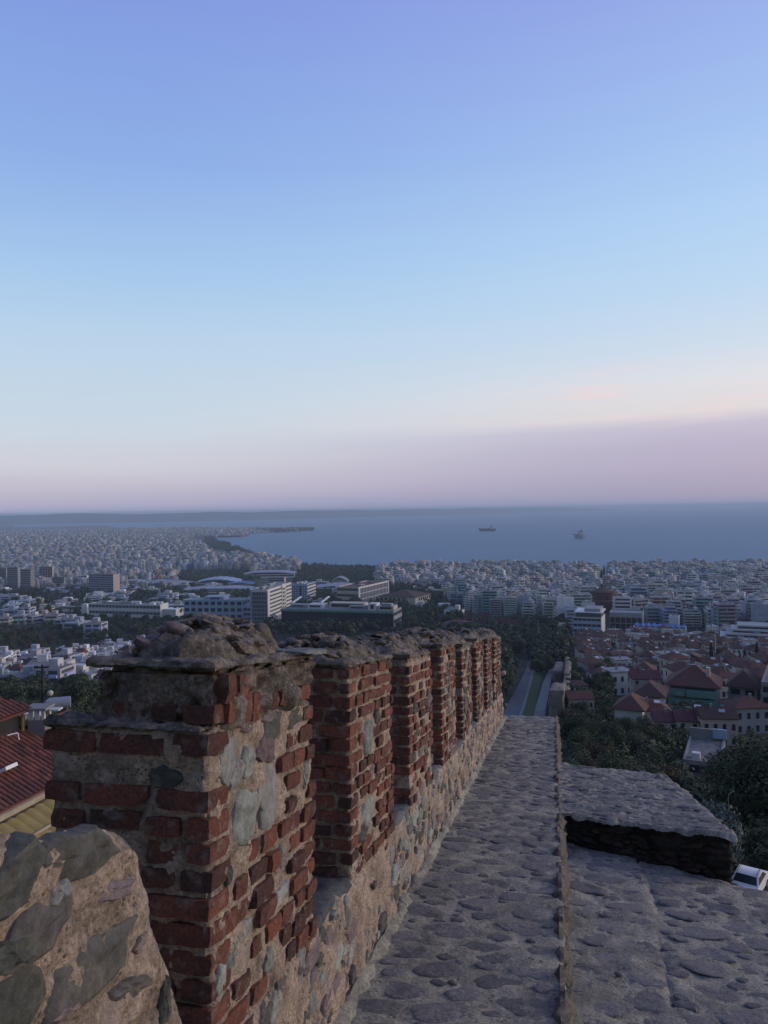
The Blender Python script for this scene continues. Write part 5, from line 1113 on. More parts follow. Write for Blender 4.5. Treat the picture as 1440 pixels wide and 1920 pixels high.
strip('pavement', 'narrow pale pavement beside the road', [(962, 1372), (978, 1330), (993, 1280), (998, 1258)], [(969, 1372), (984, 1330), (997, 1280), (1001, 1258)], 'path', .45)
strip('grass_verge', 'green verge between the road and the path', [(969, 1372), (984, 1330), (997, 1280), (1001, 1258)], [(995, 1372), (1004, 1330), (1014, 1280), (1020, 1258)], 'grass', .35)
strip('path', 'pale concrete path along the foot of the ruined wall', [(995, 1372), (1004, 1330), (1017, 1285), (1028, 1262), (1034, 1245)], [(1018, 1372), (1024, 1330), (1032, 1285), (1037, 1262), (1040, 1245)], 'path', .5)
g0 = G(1044, 1352); rwl = empty('ruined_wall', g0, 0, 'ruined lower city wall of pale rubble descending beside the path', 'ruined wall')
segs = [((1044, 1350), (1049, 1330), 3.4, 7.0), ((1062, 1332), (1064, 1300), 2.0, 5.5), ((1064, 1300), (1066, 1270), 2.0, 6.5), ((1066, 1270), (1063, 1248), 2.0, 5.0), ((1046, 1278), (1050, 1258), 3.5, 4.0), ((1050, 1250), (1054, 1236), 5, 4.5), ((1048, 1232), (1052, 1218), 5, 4.5), ((1052, 1212), (1056, 1202), 4, 5), ((1050, 1198), (1054, 1186), 5, 8)]
for k, (pa, pb, th, hh) in enumerate(segs):
    a = G(*pa); b = G(*pb); d = (b - a); ln = Vector((d.x, d.y)).length; me = rough_box(-th / 2, th / 2, 0, ln, -3, hh, .55, .35, .5, 70 + k, -(b.z - a.z) / max(ln, .1), 'fblrt', .15)
    me.materials.append(M['old_wall']); link('wall_segment', me, rwl, a - g0, (0, 0, -math.atan2(d.x, d.y)))
# two people on the road
def person(name, px, py, label, shirt, trousers):
    g = G(px, py); r = empty(name, g + Vector((0, 0, .3)), R.uniform(0, 6), label, 'person', 'people walking on the road')
    bm = bmesh.new(); vs = [(0, 0, .95), (0, 0, 1.2), (0, 0, 1.42), (0, 0, 1.53), (0, .01, 1.64), (0, .01, 1.74), (.19, 0, 1.4), (.24, .03, 1.12), (.23, .1, .88), (-.19, 0, 1.4), (-.24, -.02, 1.12), (-.22, .03, .88), (.1, 0, .9), (.11, .08, .5), (.11, .1, .06), (.11, .22, .04), (-.1, 0, .9), (-.11, -.06, .5), (-.11, -.16, .06), (-.11, -.05, .04)]
    es = [(0, 1), (1, 2), (2, 3), (3, 4), (4, 5), (2, 6), (6, 7), (7, 8), (2, 9), (9, 10), (10, 11), (0, 12), (12, 13), (13, 14), (14, 15), (0, 16), (16, 17), (17, 18), (18, 19)]
    me = bpy.data.meshes.new('body'); me.from_pydata(vs, es, []); o = link('body', me, r); sk = o.modifiers.new('s', 'SKIN'); o.modifiers.new('d', 'SUBSURF').levels = 1
    rad = [.16, .15, .16, .06, .095, .08, .07, .05, .04, .07, .05, .04, .1, .065, .045, .04, .1, .065, .045, .04]
    for i, v in enumerate(me.skin_vertices[0].data): v.radius = (rad[i], rad[i] * .85); v.use_root = (i == 0)
    me.materials.append(M[trousers]); s_ = MB(); s_.lathe([(.19, .88), (.2, 1.1), (.21, 1.35), (.1, 1.5)], 10); s_.obj('shirt', M[shirt], r, smooth=60); return r
person('person', 949, 1331, 'person in a white top and dark trousers walking down the road', 'white_paint', 'black_metal'); person('person', 979, 1262, 'small figure in pale clothes far down the road', 'cream_wall', 'grey_wall')
for (px, py, hh) in ((1183, 1236, 9), (1157, 1222, 7), (1342, 1240, 8), (1245, 1262, 6)):
    g = G(px, py); mb = MB(); mb.tube((0, 0, 0), (0, 0, hh), .13, .09, 6); o = mb.obj('roof_mast', M['white_wall'], None, g + Vector((0, 0, 4))); tag(o, 'thin pale mast rising above the old town roofs', 'mast', 'masts above the old town roofs')
# low pale blocks scattered through the green belt of the plain
kk = 0; tr_ = 0
while kk < 60 and tr_ < 2000:
    tr_ += 1; D = ro.uniform(800, 1340); px = ro.uniform(-10, 500) if ro.random() < .75 else ro.uniform(560, 830); x = (px - 720) / F * D
    if not clear(x, D, 9): continue
    p = ro.randrange(len(SMALL)); kk += 1; zone_ = 'near the twin towers' if px < 150 else 'near the lone tower' if px < 260 else 'in front of the arena' if px < 400 else 'among the fair halls' if px < 520 else 'behind the dark glass block'
    e_ = place_apt(SMALL[p], x, D, g1(x, D), ro.uniform(-.3, .5) + ro.choice([0, math.pi / 2]), 'campus_block', '%s low flat block among trees %s' % (CNAME[SMALL[p]['tone']], zone_), 'building', 'low blocks among the trees of the plain', 1); e_.scale = (ro.uniform(1.5, 3.6), ro.uniform(1.2, 2), ro.uniform(.8, 1.3)); OCC.append((x, D, 15))
# ================================================================== trees
def tree_proto(seed, rx, hz, trunk_h, n, leaf, m, kind='round'):
    rr = random.Random(seed); vs = []; fs = []
    cl = []
    for i in range(9 if kind == 'round' else 7):
        a = rr.uniform(0, 6.28); q = rr.uniform(.1, .62); cl.append((q * rx * math.cos(a), q * rx * math.sin(a), trunk_h + hz * rr.uniform(.22, .78), rx * rr.uniform(.36, .6), hz * rr.uniform(.2, .3)))
    for i in range(n):
        if kind == 'cypress':
            t = rr.random() ** .9; z = trunk_h + hz * t; rad = rx * (math.sin(math.pi * (.12 + .86 * t)) ** .7) * (1 - .35 * t) * rr.uniform(.55, 1.08); a = rr.uniform(0, 6.28)
            p = Vector((rad * math.cos(a), rad * math.sin(a), z)); nrm = Vector((math.cos(a), math.sin(a), .5))
        else:
            c = rr.choice(cl); d = Vector((rr.gauss(0, 1), rr.gauss(0, 1), rr.gauss(0, 1))).normalized(); q = rr.uniform(.55, 1.05)
            p = Vector((c[0] + d.x * c[3] * q, c[1] + d.y * c[3] * q, c[2] + d.z * c[4] * q)); nrm = d + Vector((0, 0, .4))
        nrm = (nrm.normalized() + Vector((rr.uniform(-.7, .7), rr.uniform(-.7, .7), rr.uniform(-.7, .7)))).normalized()
        a_ = nrm.orthogonal().normalized(); a_ = (Matrix.Rotation(rr.uniform(0, 6.28), 3, nrm) @ a_); b_ = nrm.cross(a_); s = leaf * rr.uniform(.6, 1.4); b0 = len(vs)
        vs += [p - a_ * s, p + b_ * s * .6 + nrm * s * .12, p + a_ * s, p - b_ * s * .6]; fs.append((b0, b0 + 3, b0 + 2, b0 + 1))
    mb = MB(); mb.add(vs, fs); crown = mb.mesh('crown', M[m])
    t = MB(); top = trunk_h + hz * .5; r0 = max(.12, rx * .075); lean = rr.uniform(-.3, .3); t.tube((0, 0, -1.5), (lean * .5, 0, trunk_h), r0, r0 * .75, 8); t.tube((lean * .5, 0, trunk_h), (lean, .1, top), r0 * .75, r0 * .25, 7)
    if kind != 'cypress':
        for c in cl[:6]: t.tube((lean * .5, 0, trunk_h * rr.uniform(.8, 1.1)), (c[0] * .8, c[1] * .8, c[2]), r0 * .45, r0 * .12, 6)
    return (crown, t.mesh('trunk', M['bark']))
TP = {'round': [tree_proto(i, 3.6 + i * .25, 6.2 + i * .3, 1.6, 2300, .33, 'foliage') for i in range(4)], 'brown': [tree_proto(10 + i, 3.6, 5.4, 1.6, 2300, .3, 'foliage_brown') for i in range(2)],
      'cypress': [tree_proto(20 + i, 1.25 + .2 * i, 11 + i * 1.5, .8, 1500, .26, 'foliage_cypress', 'cypress') for i in range(3)], 'near': [tree_proto(30 + i, 3.4, 6, 1.5, 7500, .15, 'foliage') for i in range(3)],
      'nearbrown': [tree_proto(36 + i, 3.4, 5, 1.2, 7000, .15, 'foliage_brown') for i in range(2)], 'shrub': [tree_proto(40 + i, 1.9, 2.6, .2, 2600, .12, 'foliage') for i in range(2)], 'teal': [tree_proto(46, 2.4, 2.4, .2, 3600, .10, 'foliage_teal')]}
rt = random.Random(77); NT = [0]; c0 = G(1404, 1674)
for q in (0, 3, 6, 9): OCC.append((c0.x * (1 - q / c0.y), c0.y - q, 5.2))
def tree(x, y, kind, label, group, sc=1.0, name=None, z=None):
    cr, tr = rt.choice(TP[kind]); r = empty(name or ('cypress' if kind == 'cypress' else 'shrub' if kind in ('shrub', 'teal') else 'tree'), (x, y, g1(x, y) if z is None else z), rt.uniform(0, 6.28), label, 'cypress' if kind == 'cypress' else 'shrub' if kind in ('shrub', 'teal') else 'tree', group)
    link('crown', cr, r); link('trunk', tr, r); s = sc * rt.uniform(.85, 1.15); r.scale = (s * rt.uniform(.92, 1.1), s * rt.uniform(.92, 1.1), s); NT[0] += 1; return r
def grove(px0, px1, D0, D1, n, kinds, label, group, sc=1.0, sep=5.0, rad=3):
    done = []; tries = 0
    while len(done) < n and tries < n * 60:
        tries += 1; D = math.sqrt(rt.uniform(D0 ** 2, D1 ** 2)); px = rt.uniform(px0, px1); x = (px - 720) / F * D
        if land_sd(x, D) < 4 or not clear(x, D, rad - 3): continue
        if any((x - a) ** 2 + (D - b) ** 2 < sep * sep for a, b in done): continue
        done.append((x, D)); q = (px - px0) / (px1 - px0); part_ = ('near ' if D < (D0 + D1) / 2 else 'far ') + ('left' if q < .33 else 'middle' if q < .66 else 'right')
        tree(x, D, rt.choice(kinds), label + ', ' + part_ + ' part', group, sc)
grove(1062, 1225, 62, 165, 40, ['near', 'near', 'near', 'nearbrown', 'nearbrown'], 'dark leafy tree in the wood right below the stone block', 'trees in the wood below the block', .74, 4.4)
grove(1066, 1135, 170, 330, 20, ['round', 'round', 'brown'], 'dark tree in the gardens along the ruined wall', 'trees along the ruined wall', .85, 5)
grove(1105, 1440, 235, 540, 44, ['round', 'brown'], 'small dark tree between the tiled roofs of the old town', 'trees between the old town roofs', .62, 9)
grove(1040, 1150, 42, 58, 7, ['nearbrown', 'near'], 'brownish tree top directly behind the stone block', 'tree tops behind the block', .85, 3.5)
grove(885, 948, 205, 430, 24, ['round', 'near'], 'dark tree left of the road', 'trees left of the road', 1.15, 6)
grove(998, 1022, 285, 350, 6, ['round'], 'dark tree between the road and the path', 'trees between road and path', .9, 4)
grove(745, 1065, 400, 640, 30, ['round', 'round', 'brown'], 'dark tree in the wooded slope under the maroon roofs', 'trees under the maroon roofs', 1.25, 7)
grove(480, 840, 560, 960, 20, ['round'], 'dark campus tree between the university blocks', 'campus trees', 1.45, 9, 6)
grove(0, 480, 760, 1330, 22, ['round'], 'dark tree in the green belt behind the school', 'trees behind the school', 1.5, 12, 6)
grove(130, 345, 560, 740, 26, ['round', 'brown'], 'dark tree on the slope in front of the school', 'trees in front of the school', 1.1, 8, 5)
grove(-30, 165, 70, 240, 40, ['near', 'round'], 'green tree below the left parapet, behind the tiled roof', 'green trees behind the tiled roof', .95, 5.2)
grove(-30, 150, 490, 660, 24, ['brown', 'brown', 'round'], 'brownish tree in the grove above the left valley', 'brown trees above the left valley', 1.05, 8)
for (px, top) in ((1330, 1200), (1321, 1226), (1347, 1228), (1384, 1226), (1393, 1212), (1404, 1222), (1416, 1205), (1432, 1218), (1372, 1236)):
    D = rt.uniform(318, 345); x = (px - 720) / F * D; z = g1(x, D); hgt = P(px, top, D).z - z; t = tree(x, D, 'cypress', 'tall dark cypress standing among the roofs at the right', 'cypresses at the right', 1); t.scale = (hgt / 14 * 1.05, hgt / 14 * 1.05, hgt / 13)
for k in range(8): D = 900 + 75 * k; x = (1128 + (k % 2) * 5 - 722) / F * D; tree(x, D, 'cypress', 'tall dark tree in the narrow street gap above the rotunda', 'trees in the street gap', 1.7)
for (px, D, kd, sc) in ((1405, 68, 'near', 1.25), (1430, 74, 'near', 1.3), (1378, 76, 'near', .9), (1452, 66, 'near', 1.2)): x = (px - 720) / F * D; tree(x, D, kd, {1405: 'largest dull green tree right of the flat-roofed house', 1430: 'tall tree rising behind the largest one at the right edge', 1378: 'smaller tree between the flat-roofed house and the large tree', 1452: 'tree cut off by the right picture edge'}[px], 'big trees at the right edge', sc)
for px in range(1225, 1360, 15): D = rt.uniform(70, 80); x = (px - 720) / F * D; tree(x, D, 'shrub', 'dark green shrub in front of the flat-roofed house', 'shrubs in front of the flat-roofed house', 1.0)
for (px, py, D) in ((1335, 1510, 47), (1308, 1502, 48), (1352, 1525, 46), (1322, 1530, 46)): p = P(px, py, D); tree(p.x, p.y, 'teal', 'pale blue-green bush at the far corner of the stone block', 'pale bushes by the block', .62, z=g1(p.x, p.y) + .2).scale = (.75, .75, 1.9)
for k in range(26): D = rt.uniform(40, 58); px = rt.uniform(1265, 1475); x = (px - 720) / F * D; tree(x, D, 'shrub', 'dark undergrowth shrub at the foot of the terrace wall', 'shrubs at the foot of the terrace wall', 1.1) if clear(x, D, 0) and not 1290 < px < 1365 else None
# wooded masses too far to count
def wood(name, label, zones, seed, m='foliage', nl=150, leaf=.85):
    rr = random.Random(seed); protos = []
    for k in range(6):
        vs = []; cl = [(rr.uniform(-2.4, 2.4), rr.uniform(-2.4, 2.4), rr.uniform(.38, .8), rr.uniform(1.5, 2.6)) for _ in range(5)]
        for q in range(nl):
            c = rr.choice(cl); d = Vector((rr.gauss(0, 1), rr.gauss(0, 1), rr.gauss(0, 1) * .9)).normalized(); p = Vector((c[0], c[1], c[2] * 8)) + d * c[3] * rr.uniform(.7, 1.05)
            n = (d + Vector((rr.uniform(-.6, .6), rr.uniform(-.6, .6), rr.uniform(-.2, .8)))).normalized(); a = n.orthogonal().normalized(); b = n.cross(a); s = leaf * rr.uniform(.6, 1.3)
            vs += [p - a * s, p - b * s * .7, p + a * s, p + b * s * .7]
        for q in range(2): vs += [(-.2 + .4 * q, 0, -2), (.2, .2 * q, -2), (.1, .1, 4), (-.1, 0, 4)]
        protos.append(np.array([tuple(v) for v in vs]))
    V = []
    for (px0, px1, D0, D1, n, hh) in zones:
        for k in range(n):
            D = math.sqrt(rr.uniform(D0 ** 2, D1 ** 2)); px = rr.uniform(px0, px1); x = (px - 720) / F * D
            if land_sd(x, D) < 6 or not clear(x, D, -3): continue
            s = hh / 8 * rr.uniform(.75, 1.2); a = rr.uniform(0, 6.28); v = protos[rr.randrange(6)] * s
            V.append(np.stack([v[:, 0] * math.cos(a) - v[:, 1] * math.sin(a) + x, v[:, 0] * math.sin(a) + v[:, 1] * math.cos(a) + D, v[:, 2] + g1(x, D)], 1))
    V = np.concatenate(V); nf = len(V) // 4; me = bpy.data.meshes.new(name); me.vertices.add(len(V)); me.vertices.foreach_set('co', V.astype(np.float32).ravel()); me.loops.add(nf * 4); me.loops.foreach_set('vertex_index', np.arange(nf * 4, dtype=np.int32))
    me.polygons.add(nf); me.polygons.foreach_set('loop_start', np.arange(0, nf * 4, 4, dtype=np.int32)); me.polygons.foreach_set('loop_total', np.full(nf, 4, np.int32)); me.materials.append(M[m]); me.update(calc_edges=True)
    tag(link(name, me), label, kind='stuff')
wood('campus_wood', 'dark belt of campus and park trees between the buildings', [(0, 480, 780, 1330, 330, 10), (480, 860, 560, 980, 300, 11), (720, 1062, 420, 660, 260, 9), (130, 345, 540, 745, 110, 8), (1000, 1062, 330, 560, 90, 8), (700, 840, 980, 1230, 160, 11), (890, 940, 230, 430, 60, 8)], 8)
wood('left_undergrowth', 'dark hedges and bushes on the slopes left of the wall', [(-60, 170, 60, 260, 260, 4.2), (-60, 150, 480, 700, 200, 5), (-60, 270, 285, 480, 70, 3.0)], 9, nl=190, leaf=.6)
wood('right_undergrowth', 'dark bushes and gardens on the slope right of the wall', [(1060, 1300, 50, 190, 420, 3.8), (1060, 1140, 190, 380, 130, 4.5), (1200, 1500, 120, 330, 150, 3.2), (1100, 1500, 330, 560, 150, 3.6), (1280, 1500, 45, 90, 60, 3)], 10, nl=190, leaf=.55)
wood('seaside_wood', 'dark park woods along the shore and avenues of the plain', [(552, 722, 1380, 1950, 900, 11), (285, 490, 1480, 1800, 420, 10), (-40, 330, 1180, 1280, 160, 9), (230, 480, 1180, 1400, 120, 8), (560, 720, 1000, 1380, 300, 9)], 3)
wood('shore_trees', 'dark tree belt curving along the left shore', [(384, 404, 3300, 4150, 170, 16), (395, 430, 2900, 3500, 180, 15), (420, 462, 2500, 3000, 170, 13), (480, 592, 5150, 5700, 420, 22)], 4)
# ================================================================== quay and ships
def quay():
    mb = MB(); c = P(420, 1003, 4330); mb.box(-95, 95, 0, 260, -5, 9); o = mb.obj('port_building', M['maroon'], None, (c.x, c.y, 0)); tag(o, 'long reddish building on the far left shore', 'building')
    for k in range(9):
        c = P(450 + 6 * k, 991, 5080); mb = MB(); mb.box(-14, 14, 0, 18, -3, R.uniform(8, 16)); mb.box(-14.2, 14.2, -.2, 0, 3, 4.5); o = mb.obj('waterfront_building', M['white_wall'], None, (c.x, c.y, 1)); tag(o, 'white waterfront building at the root of the dark headland', 'building', 'white buildings at the headland')
quay()
def ship(name, label, px, py, length, beam, rz, hullm, deckm, sup_at):
    r0 = ray(px, py); t = -H / r0.z; p = Vector((0, 0, H)) + r0 * t; r = empty(name, (p.x, p.y, 0), rz, label, 'ship', 'cargo ships at anchor in the bay')
    n = 14; vs = []; secs = []
    for i in range(n + 1):
        q = i / n; x = (q - .5) * length; w_ = beam / 2 * min(1, (1 - q) * 4.2) ** .6 * min(1, .75 + q * 2); dk = 10.5 + 6 * max(0, (q - .82) / .18) ** 1.4 + 2 * max(0, (.15 - q) / .15)
        fl = 1 + .3 * max(0, (q - .8) / .2); secs.append([(x, -w_ * .75, -3), (x + (2 if q > .9 else 0), -w_ * fl, dk), (x + (2 if q > .9 else 0), w_ * fl, dk), (x, w_ * .75, -3)])
    for s_ in secs: vs += s_
    fs = [(4 * i + a, 4 * i + 4 + a, 4 * i + 5 + a, 4 * i + 1 + a) for i in range(n) for a in range(3)] + [(0, 1, 2, 3), (4 * n + 3, 4 * n + 2, 4 * n + 1, 4 * n)]
    mb = MB(); mb.add(vs, fs); mb.obj('hull', M[hullm], r); x = (sup_at - .5) * length
    mb = MB()
    for k in range(4): mb.box(x - 7 + k * .6, x + 7 - k, -beam * (.45 - .03 * k), beam * (.45 - .03 * k), 8.6 + 3 * k, 11.6 + 3 * k - .02)
    mb.obj('superstructure', M[deckm], r); part('bridge', r, x - 3, x + 4, -beam * .52, beam * .52, 20.7, 23.4, deckm); part('bridge_window', r, x + 4, x + 4.1, -beam * .48, beam * .48, 21.6, 22.8, 'window')
    mb = MB(); mb.lathe([(2.2, 20), (2.0, 27)], 12, cx=x - 5); mb.obj('funnel', M['maroon'], r); mb = MB(); mb.tube((x, 0, 23), (x, 0, 27), .5, .3); mb.tube((x, -2, 26), (x, 2, 26), .25); mb.obj('mast', M['metal'], r)
    for k in range(3):
        xx = (.12 + .27 * k - .35) * length * (1 if sup_at > .5 else 1) + (length * .16 if sup_at < .45 else -.02 * length)
        if abs(xx - x) < 12: continue
        part('cargo_hatch', r, xx - 7, xx + 7, -beam * .3, beam * .3, 10.4, 13.2, 'maroon')
    r.scale = (1.1, 1.2, 1.45); return r
ship('cargo_ship', 'dark cargo ship with a reddish superstructure, left of the two in the bay', 914, 996, 92, 17, math.pi - .25, 'black_metal', 'pink_wall', .28)
ship('cargo_ship', 'shorter dark ship seen end-on, right of the two in the bay', 1087, 1009.5, 62, 22, math.pi - 1.15, 'lilac_wall', 'grey_wall', .4)
# ================================================================== near left: tiled house, lamp, tank
E0 = P(0, 1517, 24.5); E1 = P(88, 1474, 26.6); e = (E1 - E0); e.z = 0; e.normalize(); nn = Vector((-e.y, e.x, 0)); RS = .46
hr = empty('tiled_house', E0, 0, 'near house with red barrel-tiled roofs and a yellow corrugated canopy under its eave', 'house')
def hpnt(a, b, z=0): return e * a + nn * b + Vector((0, 0, z + RS * b))         # relative to E0
def quadbox(name, p0, p1, p2, p3, th, m):
    up = Vector((0, 0, th)); mb = MB(); vs = [p0, p1, p2, p3] + [p - up for p in (p0, p1, p2, p3)]
    mb.add(vs, [(0, 1, 2, 3), (7, 6, 5, 4), (0, 4, 5, 1), (1, 5, 6, 2), (2, 6, 7, 3), (3, 7, 4, 0)]); return mb.obj(name, M[m], hr)
quadbox('roof_deck', hpnt(-6, -.1), hpnt(7, -.1), hpnt(7, 2.75), hpnt(-6, 2.75), .12, 'tile')
def tile_me():
    mb = MB(); n = 6; vs = []
    for (x, rr_, z) in ((0, .105, .0), (.46, .088, .035)):
        for i in range(n + 1): t = math.pi * i / n; vs.append((rr_ * math.cos(t), x, z + rr_ * .75 * math.sin(t)))
        for i in range(n + 1): t = math.pi * i / n; vs.append(((rr_ - .018) * math.cos(t), x, z + (rr_ - .018) * .75 * math.sin(t)))
    k = 2 * (n + 1); fs = [(i, i + 1, k + i + 1, k + i) for i in range(n)] + [(i, n + 1 + i, n + 2 + i, i + 1) for i in range(n)]
    mb.add(vs, fs); return mb.mesh('tile', M['tile'], smooth=50)
TL = tile_me(); TROT = Matrix((e, nn * math.cos(math.atan(RS)) + Vector((0, 0, math.sin(math.atan(RS)))), e.cross(nn * math.cos(math.atan(RS)) + Vector((0, 0, math.sin(math.atan(RS))))))).transposed()
count = 0; rest = MB()
for ia in range(-16, 28):
    for ib in range(8):
        a = ia * .215 + R.uniform(-.008, .008); b = -.12 + ib * .36 + R.uniform(-.012, .012); p = hpnt(a, b, .02); rot = TROT.to_euler(); rot.z += R.uniform(-.02, .02)
        px, py = pxof(E0 + p)
        if -12 < px < 135 and count < 290: link('tile', TL, hr, p, rot); count += 1
        else: rest.add([TROT @ v.co + p for v in TL.vertices], [tuple(q.vertices) for q in TL.polygons])
tag(rest.obj('more_tiles', M['tile'], hr, smooth=50), kind='stuff')
quadbox('fascia', hpnt(-6, -.22, -.02), hpnt(7, -.22, -.02), hpnt(7, -.1, -.06), hpnt(-6, -.1, -.06), .17, 'wood')
# yellow canopy: separate corrugated sheets sloping away from the eave
for k in range(-14, 16):
    a0 = k * .42; mb = MB(); vs = []
    for q in range(6):
        t = q / 5; aa = a0 + .42 * t; zz = .05 * math.sin(math.pi * t); vs += [e * aa + nn * -.2 + Vector((0, 0, -.42 + zz)), e * (aa + .0) + nn * -1.9 + Vector((0, 0, -1.25 + zz))]
    fs = [(2 * q, 2 * q + 1, 2 * q + 3, 2 * q + 2) for q in range(5)]; m0 = len(vs); vs += [v - Vector((0, 0, .02)) for v in vs]; fs += [tuple(m0 + i for i in f_[::-1]) for f_ in fs]; mb.add(vs, fs); mb.obj('canopy_sheet', M['yellow'], hr, smooth=40)
mb = MB(); mb.tube(e * -6 + nn * -1.1 + Vector((0, 0, -.80)), e * 7 + nn * -1.1 + Vector((0, 0, -.80)), .05); mb.obj('canopy_rail', M['wood'], hr)
quadbox('wall', hpnt(-6, .25, -.3) * 1, hpnt(7, .25, -.3), hpnt(7, 2.7, -1.4), hpnt(-6, 2.7, -1.4), 9, 'cream_wall')
# raised upper roof; the clerestory wall under it is coloured dark for shade
bU = 2.3; up0 = .95
def find_a(px, b, z):
    lo, hi = -8, 12
    for _ in range(40):
        m_ = (lo + hi) / 2
        if pxof(E0 + hpnt(m_, b, z))[0] < px: lo = m_
        else: hi = m_
    return lo
aC = find_a(60, bU, up0); cz = hpnt(0, bU).z + up0
def flat(a, b, z): return e * a + nn * b + Vector((0, 0, z))
mb = MB(); vs = [flat(-6, bU + .3, cz - 1.2), flat(aC - .3, bU + .3, cz - 1.2), flat(aC - .3, bU + 3.5, cz - 1.2), flat(-6, bU + 3.5, cz - 1.2)]; vs += [v + Vector((0, 0, 1.15)) for v in vs]; mb.add(vs, [(0, 1, 5, 4), (1, 2, 6, 5), (2, 3, 7, 6), (3, 0, 4, 7), (4, 5, 6, 7)]); mb.obj('clerestory_wall', M['dark'], hr)
mb = MB(); mb.tube(flat(aC - .25, bU + .22, cz - 1.15), flat(aC - .25, bU + .22, cz), .07); mb.obj('post', M['yellow'], hr)
bR = bU + 2.0; rz_ = cz + .8
uv = [flat(-6, bU, cz), flat(aC, bU, cz), flat(aC + .1, bU + 4.0, cz), flat(-6, bU + 4.0, cz), flat(aC - 1.2, bR, rz_), flat(-6, bR, rz_)]
mb = MB(); mb.add(uv + [v - Vector((0, 0, .08)) for v in uv[:4]], [(0, 1, 4, 5), (1, 2, 4), (2, 3, 5, 4), (0, 6, 7, 1), (1, 7, 8, 2), (9, 8, 7, 6)]); mb.obj('upper_roof', M['tile'], hr)
dU = (flat(0, bR, rz_) - flat(0, bU, cz)).normalized(); TR2 = Matrix((e, dU, e.cross(dU))).transposed()
for ia in range(-9, 30):
    for ib in range(6):
        a = aC - .1 - ia * .215 - (.06 if ia < 0 else 0); t = ib / 6
        if ia < 0: continue
        if a > aC - 1.2 * t - .08 or a < -3: continue
        link('upper_tile', TL, hr, flat(a, bU, cz) + (flat(0, bR, rz_) - flat(0, bU, cz)) * t + Vector((0, 0, .015)), (TR2.to_euler()))
# the hip end, laid with tiles running down its own slope
hd = (flat(aC - 1.2, bR, rz_) - flat(aC + .05, bR, cz)); hd.normalize(); TR3 = Matrix((-nn, hd, (-nn).cross(hd))).transposed()
for ib in range(5):
    for k in range(-9, 10):
        t = ib / 5; bb = bR + k * .215
        if abs(bb - bR) > 2.0 * (1 - t) - .1: continue
        link('hip_tile', TL, hr, flat(aC + .05 - 1.2 * t, bb, cz + .8 * t + .02), (-TR3 if TR3.determinant() < 0 else TR3).to_euler())
ck = P(75, 1349, 29.4) - E0
mb = MB(); mb.box(-.32, .32, -.32, .32, -1.6, .05); mb.obj('chimney', M['concrete'], hr, ck)
for (x, y) in ((-.24, -.24), (.24, -.24), (-.24, .24), (.24, .24), (0, -.24)): part('chimney_pillar', hr, ck.x + x - .06, ck.x + x + .06, ck.y + y - .06, ck.y + y + .06, ck.z + .05, ck.z + .42, 'white_wall')
part('chimney_cap', hr, ck.x - .46, ck.x + .40, ck.y - .42, ck.y + .42, ck.z + .42, ck.z + .52, 'concrete'); part('chimney_shelf', hr, ck.x + .42, ck.x + .8, ck.y - .2, ck.y + .2, ck.z + .36, ck.z + .42, 'white_wall'); part('white_flue', hr, ck.x - 1.0, ck.x - .52, ck.y - .1, ck.y + .3, ck.z - .6, ck.z + .15, 'white_wall')
sk_ = P(8, 1452, 25.9) - E0; o = part('skylight', hr, 0, 1, 0, 1, 0, 1, 'white_paint'); o.location = sk_ + Vector((-.25, 0, 0)); o.scale = (.42, .55, .12); o.rotation_euler = (0, -.4, -.26); o = part('skylight_pane', hr, 0, 1, 0, 1, 0, 1, 'window'); o.location = sk_ + Vector((-.22, .04, .1)); o.scale = (.34, .45, .05); o.rotation_euler = (0, -.4, -.26)
mb = MB(); q0 = P(14, 1379, 26.8) - E0; q1 = P(33, 1374, 27.0) - E0; mb.tube(q0, q1, .025); mb.tube(q1, q1 + Vector((.05, 0, -.25)), .02); mb.obj('roof_bracket', M['white_paint'], hr)
# white roof sheet at the left edge, beyond the tiled house
g = P(-2, 1352, 44); o = empty('white_shed', (g.x, g.y, g.z), .3, 'white sheet roof at the left edge beyond the tiled ridge', 'shed'); mb = MB(); mb.add([(-4, -2, .3), (2.0, -2, -.35), (2.0, 3, -.35), (-4, 3, .3), (-4, -2, .2), (2.0, -2, -.45), (2.0, 3, -.45), (-4, 3, .2)], [(0, 1, 2, 3), (7, 6, 5, 4), (0, 4, 5, 1), (1, 5, 6, 2), (2, 6, 7, 3), (3, 7, 4, 0)]); mb.obj('roof_sheet', M['white_wall'], o); part('wall', o, -4, 1.7, -1.6, 2.6, -8, -.46, 'grey_wall')
# house with pale roof strips between the trees
r, a, b, h = lm('house', 'low house with red roof and pale roof sheets among the trees at the left edge', 'house', 40, 1316, 1300, -30, 58, 60); a, b = 5, 6; part('wall', r, 0, a, 0, b, -5, h, 'cream_wall'); link('roof', hip_mesh(a, b, 1.4, .5, 'maroon'), r, (0, 0, h + .2))
for k in range(2): o = part('roof_sheet', r, 0, 1, 0, 1, 0, 1, 'white_wall'); o.location = (.1 - .5 * k, .6 + 2.8 * k, h + .5); o.scale = (2.2, 1.6, .1); o.rotation_euler = (0, -.35, 0)
